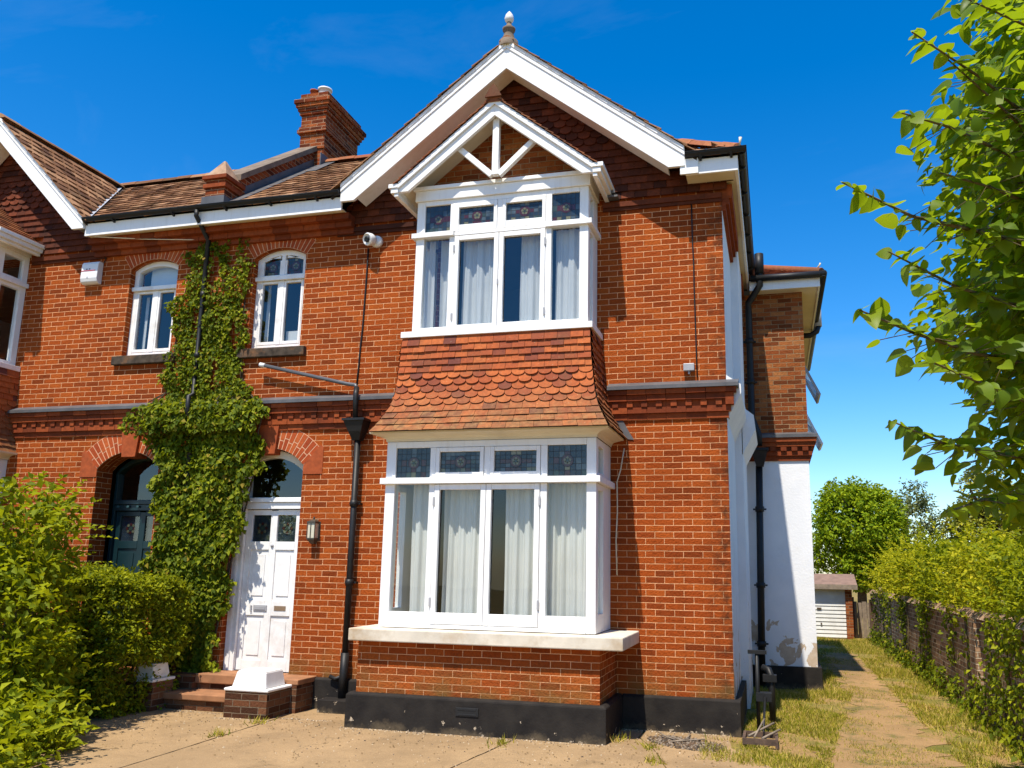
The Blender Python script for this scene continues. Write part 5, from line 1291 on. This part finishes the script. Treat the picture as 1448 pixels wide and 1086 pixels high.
L = np.array(L); leaves('crown', [tuple(p) for p in P], [tuple(p) for p in D], [tuple(p) for p in N], L, L*.82, L_BIG, tr, 'broad', .22, .16)

# trees beyond
def tree(label, loc, h, blobs, n, per, rad, leaf, mat, name='tree', trunk=.2):
    t = thing(name, label, 'tree', (*loc, GZ), 'trees beyond the driveway')
    m = MB(); x, y = loc; m.tube([(x, y, GZ-.1), (x+.05, y, GZ+h*.3), (x, y+.05, GZ+h*.6), (x+.1, y, GZ+h*.85)], [trunk, trunk*.8, trunk*.5, trunk*.1], 8)
    for i in range(9):
        a = i*2.4; z = GZ+h*(.25+.06*i); m.tube([(x, y, z), (x+h*.14*math.cos(a), y+h*.14*math.sin(a), z+h*.1), (x+h*.24*math.cos(a), y+h*.24*math.sin(a), z+h*.16)], [trunk*.4, trunk*.25, trunk*.06], 6)
    m.build('trunk', BARK, t)
    B = [(x+b[0], y+b[1], GZ+b[2], *b[3:]) for b in blobs]; C, o = blob_clumps(B, n, .5); p = clumps(C, per, rng.uniform(rad*.6, rad*1.3, len(C)), .6, o, .3)
    LL = rng.uniform(leaf*.7, leaf*1.2, len(p[0])); leaves('crown', *p, LL, LL*.6, mat, t)
round_b = [(0, 0, 3.6, 1.9, 1.9, 1.75, 3), (-.9, 0, 2.6, 1.1, 1.2, 1.2, 1), (.9, .1, 2.7, 1.1, 1.2, 1.3, 1), (.2, -.6, 2.0, 1.4, 1., .9, 1), (-.4, .2, 4.6, 1.1, 1.1, .9, 1), (.8, 0, 4.3, 1., 1., .9, .8)]
tree('dense rounded dark green tree rising behind the white shed', (7.0, 27), 5.6, round_b, 900, 26, .28, .16, L_TREE, 'round_tree')
tree('pale feathery tree between the rounded dark tree and the golden one', (10.4, 38), 6.4, [(0, 0, 4.2, 2.2, 1.6, 1.9, 2), (-1.3, 0, 3.2, 1.3, 1.2, 1.6, 1), (1.6, 0, 3.3, 1.6, 1.2, 1.5, 1), (.4, 0, 5.6, .9, .9, .9, .6)], 300, 20, .34, .17, L_TREE2, 'pale_tree')
tree('golden green conical tree rising over the far shrubs, beside the pale tree', (9.9, 18.5), 5.2, [(0, 0, 2.6, 1.35, 1.2, 1.6, 2), (.1, 0, 4.0, .85, .8, 1.1, 1.2), (-.6, -.2, 3.2, .6, .6, .6, .5), (.9, 0, 3.3, .7, .7, .8, .6)], 330, 24, .22, .13, L_CON, 'golden_tree')
tree('mid green tree behind the golden tree and the wall shrubs', (13.5, 26), 6.0, [(0, 0, 3.4, 2.2, 1.8, 2.0, 2), (1.4, 0, 3.9, 1.5, 1.4, 1.6, 1)], 260, 22, .34, .2, L_TREE, 'broad_tree')
tree('low dark tree behind the rear wing, lower than the rounded tree', (3.2, 30), 4.6, [(0, 0, 2.6, 2.0, 1.6, 1.7, 2)], 200, 22, .32, .2, L_TREE, 'broad_tree')

# shrubs spilling over the boundary wall: one plant per stretch of wall
spec = [('bright yellow green shrub spilling over the far end of the wall', 12.6, 1.15, L_YEL, .07), ('tall yellow green shrub above the middle of the wall, beyond the darker one', 9.0, 1.35, L_YEL, .07), ('mid green shrub over the wall between two yellow green ones', 5.8, 1.35, L_BUSH, .065),
        ('loose yellow green shrub above the near part of the wall', 3.0, 1.25, L_YEL, .06), ('dense green shrub over the near end of the wall under the leafy tree', .4, 1.2, L_BUSH, .06), ('dark green shrub at the nearest end of the wall', -1.9, 1.1, L_HEDGE, .06)]
for lab, yc, hh, mat, lf in spec:
    t = thing('wall_shrub', lab, 'shrub', (6.6, yc, GZ), 'shrubs over the boundary wall')
    B = [(6.65, yc, 1.25, .62, 1.6, .72*hh/1.2, 3), (6.5, yc-.7, 1.35, .4, .7, .45, 1), (6.55, yc+.8, 1.5, .4, .7, .42, 1), (7.3, yc, 1.2, .7, 1.5, .8, 1.2), (6.35, yc+.2, 1.05, .25, 1.1, .4, .6)]
    C, o = blob_clumps(B, 260, .5); p1 = clumps(C, 17, rng.uniform(.08, .17, len(C)), .6)
    k = 170; c2, d2 = blob_clumps(B, k, .95); d2[:, 2] = np.abs(d2[:, 2])+.35; p2 = sprigs(c2, d2, rng.uniform(.2, .7, k), lf*1.5, 11, .25)
    P = np.vstack([p1[0], [tuple(v) for v in p2[0]]]); D = np.vstack([p1[1], [tuple(v) for v in p2[1]]]); N = np.vstack([p1[2], [tuple(v) for v in p2[2]]]); L = np.concatenate([rng.uniform(lf*.8, lf*1.7, len(p1[0])), p2[3]])
    leaves('foliage', P, D, N, L, L*.56, mat, t)
    m = MB()
    m.tube([(6.75, yc-1.2, GZ+.02), (6.75, yc+1.2, GZ+.02)], .03, 6)
    for k in range(5):
        y = yc+rng.uniform(-1.2, 1.2); m.tube([(6.75, y, GZ), (6.72, y+.1, .5), (6.65+rng.normal()*.15, y+rng.normal()*.3, 1.3)], [.025, .018, .006], 5)
    m.build('stem', TWIG, t)
# creepers on the face of the wall
for lab, ys, n in (('ivy hanging down the far face of the boundary wall', (7.5, 14.5), 1300), ('ivy hanging down the middle of the boundary wall', (2.6, 7.2), 850), ('dense dark ivy at the near foot of the boundary wall', (-2.6, 2.4), 1700)):
    t = thing('wall_creeper', lab, 'creeper', (6.15, sum(ys)/2, GZ), 'creepers on the boundary wall')
    P = []
    while len(P) < n:
        y = rng.uniform(*ys); z = rng.uniform(GZ, .95)
        q = math.sin(y*2.3)+math.sin(y*5.1+1)+.8*math.sin(y*9.7+z*2)
        hang = .95-z
        near = 1. if ys[0] < 0 else 0.
        if q < .75+hang*.9-near*.9 and not (z < -.05+.12*math.sin(y*6)+near*.25): continue
        P.append((6.19-abs(rng.normal())*.07-(.12*(.2-z) if z < .2 else 0)*(1+near), y, z))
    P = np.array(P); D = rng.normal(size=P.shape)*.5+np.array([-.4, -.1, -.8]); N = rng.normal(size=P.shape)*.4+np.array([-.7, -.3, .7]); L = rng.uniform(.05, .09, n)
    leaves('foliage', P, D, N, L, L*.75, L_IVY if ys[0] > 0 else L_HEDGE, t)
    m = MB(); m.tube([(6.17, ys[0], GZ+.01), (6.17, ys[1], GZ+.01)], .012, 5)
    for k in range(8):
        y = rng.uniform(*ys); m.tube([(6.17, y, GZ), (6.18, y+.1, .2), (6.18, y+rng.normal()*.2, .9)], [.012, .009, .005], 5)
    m.build('stem', TWIG, t)

# grass (uncountable) in strips along the driveway and weeds in the joints
P, L = [], []
def patch(n, fx, y0, y1, lmin, lmax, thr=-.2):
    c = 0
    while c < n:
        y = rng.uniform(y0, y1); a, b = fx(y); x = rng.uniform(a, b)
        q = math.sin(x*3.1+y*1.3)+math.sin(y*2.7-x*1.9)+.7*math.sin(x*9+y*7)
        if q < thr and rng.random() < .93: continue
        P.append((x, y, GZ-.01)); L.append(rng.uniform(lmin, lmax)); c += 1
patch(17000, lambda y: (3.28, 4.15+.12*max(0, y+1)), -1.5, 4.1, .02, .075, -.9)
patch(900, lambda y: (2.9, 3.5), -1.4, -.3, .03, .10, -.1)
patch(7000, lambda y: (4.0, 4.9), -1.0, 12, .015, .05, .0)
patch(11000, lambda y: (4.4, 5.6), -1.6, 12, .010, .04, .6)
patch(17000, lambda y: (5.35-.0*y, 6.15), -1.5, 14.8, .025, .10, -.6)
patch(6000, lambda y: (4.4, 6.1), 10.5, 15, .04, .11, -.8)
patch(600, lambda y: (4.3, 4.6), 3.6, 7, .05, .12, -1)
P = np.array(P); L = np.array(L); D = rng.normal(size=P.shape)*.55+np.array([0, 0, 1.]); N = rng.normal(size=P.shape); N[:, 2] *= .2
tag(leaves('grass', P, D, N, L, .006+L*.06, GRASS, None, 'blade', 0, .25), kind='stuff')
weeds = [(.98, -.82, 'green weed tuft growing against the plinth below the bay'), (.92, -1.35, 'flat weed growing along the crack in front of the bay'), (-2.03, -1.12, 'weed tuft at the front corner of the whitewashed door pier'), (2.4, -1.0, 'grassy weed in the joint by the rubble patch'), (2.52, -1.65, 'grass clump in the joint at the bottom edge of the yard'), (2.02, -.75, 'yellowish weed at the right corner of the bay plinth'), (-2.0, -1.9, 'low weed along the paving joint nearest the hedge')]
for x, y, lab in weeds:
    n = 70; P = np.array([(x+rng.normal()*.05, y+rng.normal()*.08, GZ) for _ in range(n)]); L = rng.uniform(.03, .12, n); D = rng.normal(size=P.shape)*.5+np.array([0, 0, 1.]); N = rng.normal(size=P.shape); N[:, 2] *= .2
    tag(leaves('weed_tuft', P, D, N, L, .012, GRASS, None, 'blade', 0, .3), lab, 'weed', 'weeds in the yard')
# rubble and dead leaves by the plinth
m = MB(); rs = random.Random(9)
for _ in range(900):
    a = rs.uniform(0, 6.28); r = rs.random()**.6; x = 2.62+.42*r*math.cos(a)+.1; y = -.62+.30*r*math.sin(a)-(x-2.6)*.35; s = rs.uniform(.004, .016); z = GZ+.008
    m.frustum((x-s, x+s, y-s*.8, y+s*.8), z, (x-s*rs.uniform(.2, .8), x+s*rs.uniform(.2, .8), y-s*.4, y+s*.5), z+s*rs.uniform(.5, 1.1), rs.randrange(3))
for _ in range(7):
    x = 2.45+rs.uniform(0, .3); y = -.55+rs.uniform(-.15, .15); a = rs.uniform(0, 3.1); m.tube([(x, y, GZ+.02), (x+.2*math.cos(a), y+.2*math.sin(a), GZ+.035)], .008, 5, 2)
tag(m.build('rubble', [SILLD, simple('dark_soil', (.11, .07, .04), .95, .4, 20, .5), TIMB]), kind='stuff')
# grit and small stones, thickest along the foot of the walls
m = MB(); rs = random.Random(21)
for _ in range(1700):
    x = rs.uniform(-3.4, 3.2); wall = -1.05 if -1.04 < x < 1.97 else -.08
    if -3.75 < x < -1.28: wall = -.99 if x > -2.7 and x < -1.95 else -.75
    y = wall-abs(rs.gauss(0, .05)) if rs.random() < .62 else wall-abs(rs.gauss(0, 1.1))
    q = rs.uniform(.002, .007)*(1.6 if rs.random() < .08 else 1); z = GZ+.006
    m.frustum((x-q, x+q, y-q*.8, y+q*.9), z, (x-q*rs.uniform(.2, .8), x+q*rs.uniform(.2, .8), y-q*.4, y+q*.5), z+q*rs.uniform(.6, 1.3), rs.choice([0, 1, 1, 2]))
tag(m.build('gravel', [COPE, simple('pale_grit', (.46, .36, .24), .9, .3, 20, 0), simple('dark_grit', (.10, .07, .045), .9, .3, 20, 0)]), kind='stuff')
# fallen leaves scattered over the yard
n = 800; P = np.stack([rng.uniform(-3.6, 3.4, n), -abs(rng.normal(size=n))*1.3-.3, np.full(n, GZ+.014)], 1)
ok = ~((P[:, 0] > -1.05) & (P[:, 0] < 1.98) & (P[:, 1] > -1.05)); P = P[ok]; D = rng.normal(size=P.shape); D[:, 2] *= .1; N = rng.normal(size=P.shape)*.25+np.array([0, 0, 1])
tag(leaves('leaf_litter', P, D, N, rng.uniform(.012, .035, len(P)), .014, leaf_mat('dry_leaf', [(0, (.12, .07, .02)), (1, (.34, .22, .09))], .1)), kind='stuff')

# ------------------------------------------------------------------ light, sky, camera
sd = Vector((-.17, -1, 2.0)).normalized()
sun = bpy.data.lights.new('sun', 'SUN'); sun.energy = 5.0; sun.angle = R(.55); sun.color = (1., .925, .81)
so = bpy.data.objects.new('sun', sun); COL.objects.link(so); so.rotation_euler = (-sd).to_track_quat('-Z', 'Y').to_euler(); so.location = (-5, -20, 30)
wd = bpy.data.worlds.new('World'); SC.world = wd; wd.use_nodes = True; nt = wd.node_tree; nt.nodes.clear()
sky = nt.nodes.new('ShaderNodeTexSky'); sky.sky_type = 'NISHITA'; sky.sun_disc = False; sky.sun_elevation = math.asin(sd.z); sky.sun_rotation = math.atan2(sd.x, sd.y)
sky.altitude = 50; sky.air_density = 1.0; sky.dust_density = .4; sky.ozone_density = 4.
hs = nt.nodes.new('ShaderNodeHueSaturation'); hs.inputs['Saturation'].default_value = 1.42; hs.inputs['Value'].default_value = 1.46; hs.inputs['Hue'].default_value = .503
bg = nt.nodes.new('ShaderNodeBackground'); bg.inputs[1].default_value = .10; wo = nt.nodes.new('ShaderNodeOutputWorld')
tc = nt.nodes.new('ShaderNodeTexCoord'); mp = nt.nodes.new('ShaderNodeMapping'); mp.inputs['Rotation'].default_value = (0, R(35), R(20)); mp.inputs['Scale'].default_value = (1.2, 5., 5.)
cn = nt.nodes.new('ShaderNodeTexNoise'); cn.inputs['Scale'].default_value = 1.6; cn.inputs['Detail'].default_value = 7; cn.inputs['Roughness'].default_value = .6; cn.inputs['Distortion'].default_value = .5
mr = nt.nodes.new('ShaderNodeMapRange'); mr.inputs[1].default_value = .56; mr.inputs[2].default_value = .85; mr.inputs[3].default_value = 0; mr.inputs[4].default_value = .05
mx = nt.nodes.new('ShaderNodeMix'); mx.data_type = 'RGBA'; mx.inputs[7].default_value = (6.5, 7., 7.5, 1)
nt.links.new(tc.outputs['Generated'], mp.inputs[0]); nt.links.new(mp.outputs[0], cn.inputs['Vector']); nt.links.new(cn.outputs['Fac'], mr.inputs[0]); nt.links.new(mr.outputs[0], mx.inputs[0])
nt.links.new(sky.outputs[0], hs.inputs['Color']); nt.links.new(hs.outputs[0], mx.inputs[6]); nt.links.new(mx.outputs[2], bg.inputs[0]); nt.links.new(bg.outputs[0], wo.inputs[0])
cam = bpy.data.cameras.new('camera'); co = bpy.data.objects.new('camera', cam); COL.objects.link(co); SC.camera = co
r_, u_, b_ = (.966576, .255915, .01543), (.034331, -.188838, .981408), (.254071, -.948076, -.191312)
co.matrix_world = Matrix(((r_[0], u_[0], b_[0], 3.69553), (r_[1], u_[1], b_[1], -10.08264), (r_[2], u_[2], b_[2], 1.43506), (0, 0, 0, 1)))
cam.sensor_width = 36; cam.sensor_fit = 'HORIZONTAL'; cam.lens = 1196.816/1448*36
cam.shift_x = (724-774.017)/1448; cam.shift_y = (568.074-543)/1448; cam.clip_start = .05; cam.clip_end = 2000
SC.view_settings.view_transform = 'Standard'; SC.view_settings.look = 'None'; SC.view_settings.exposure = .55; SC.view_settings.gamma = 1
SC.cycles.max_bounces = 8; SC.cycles.transparent_max_bounces = 16; SC.cycles.use_denoising = True
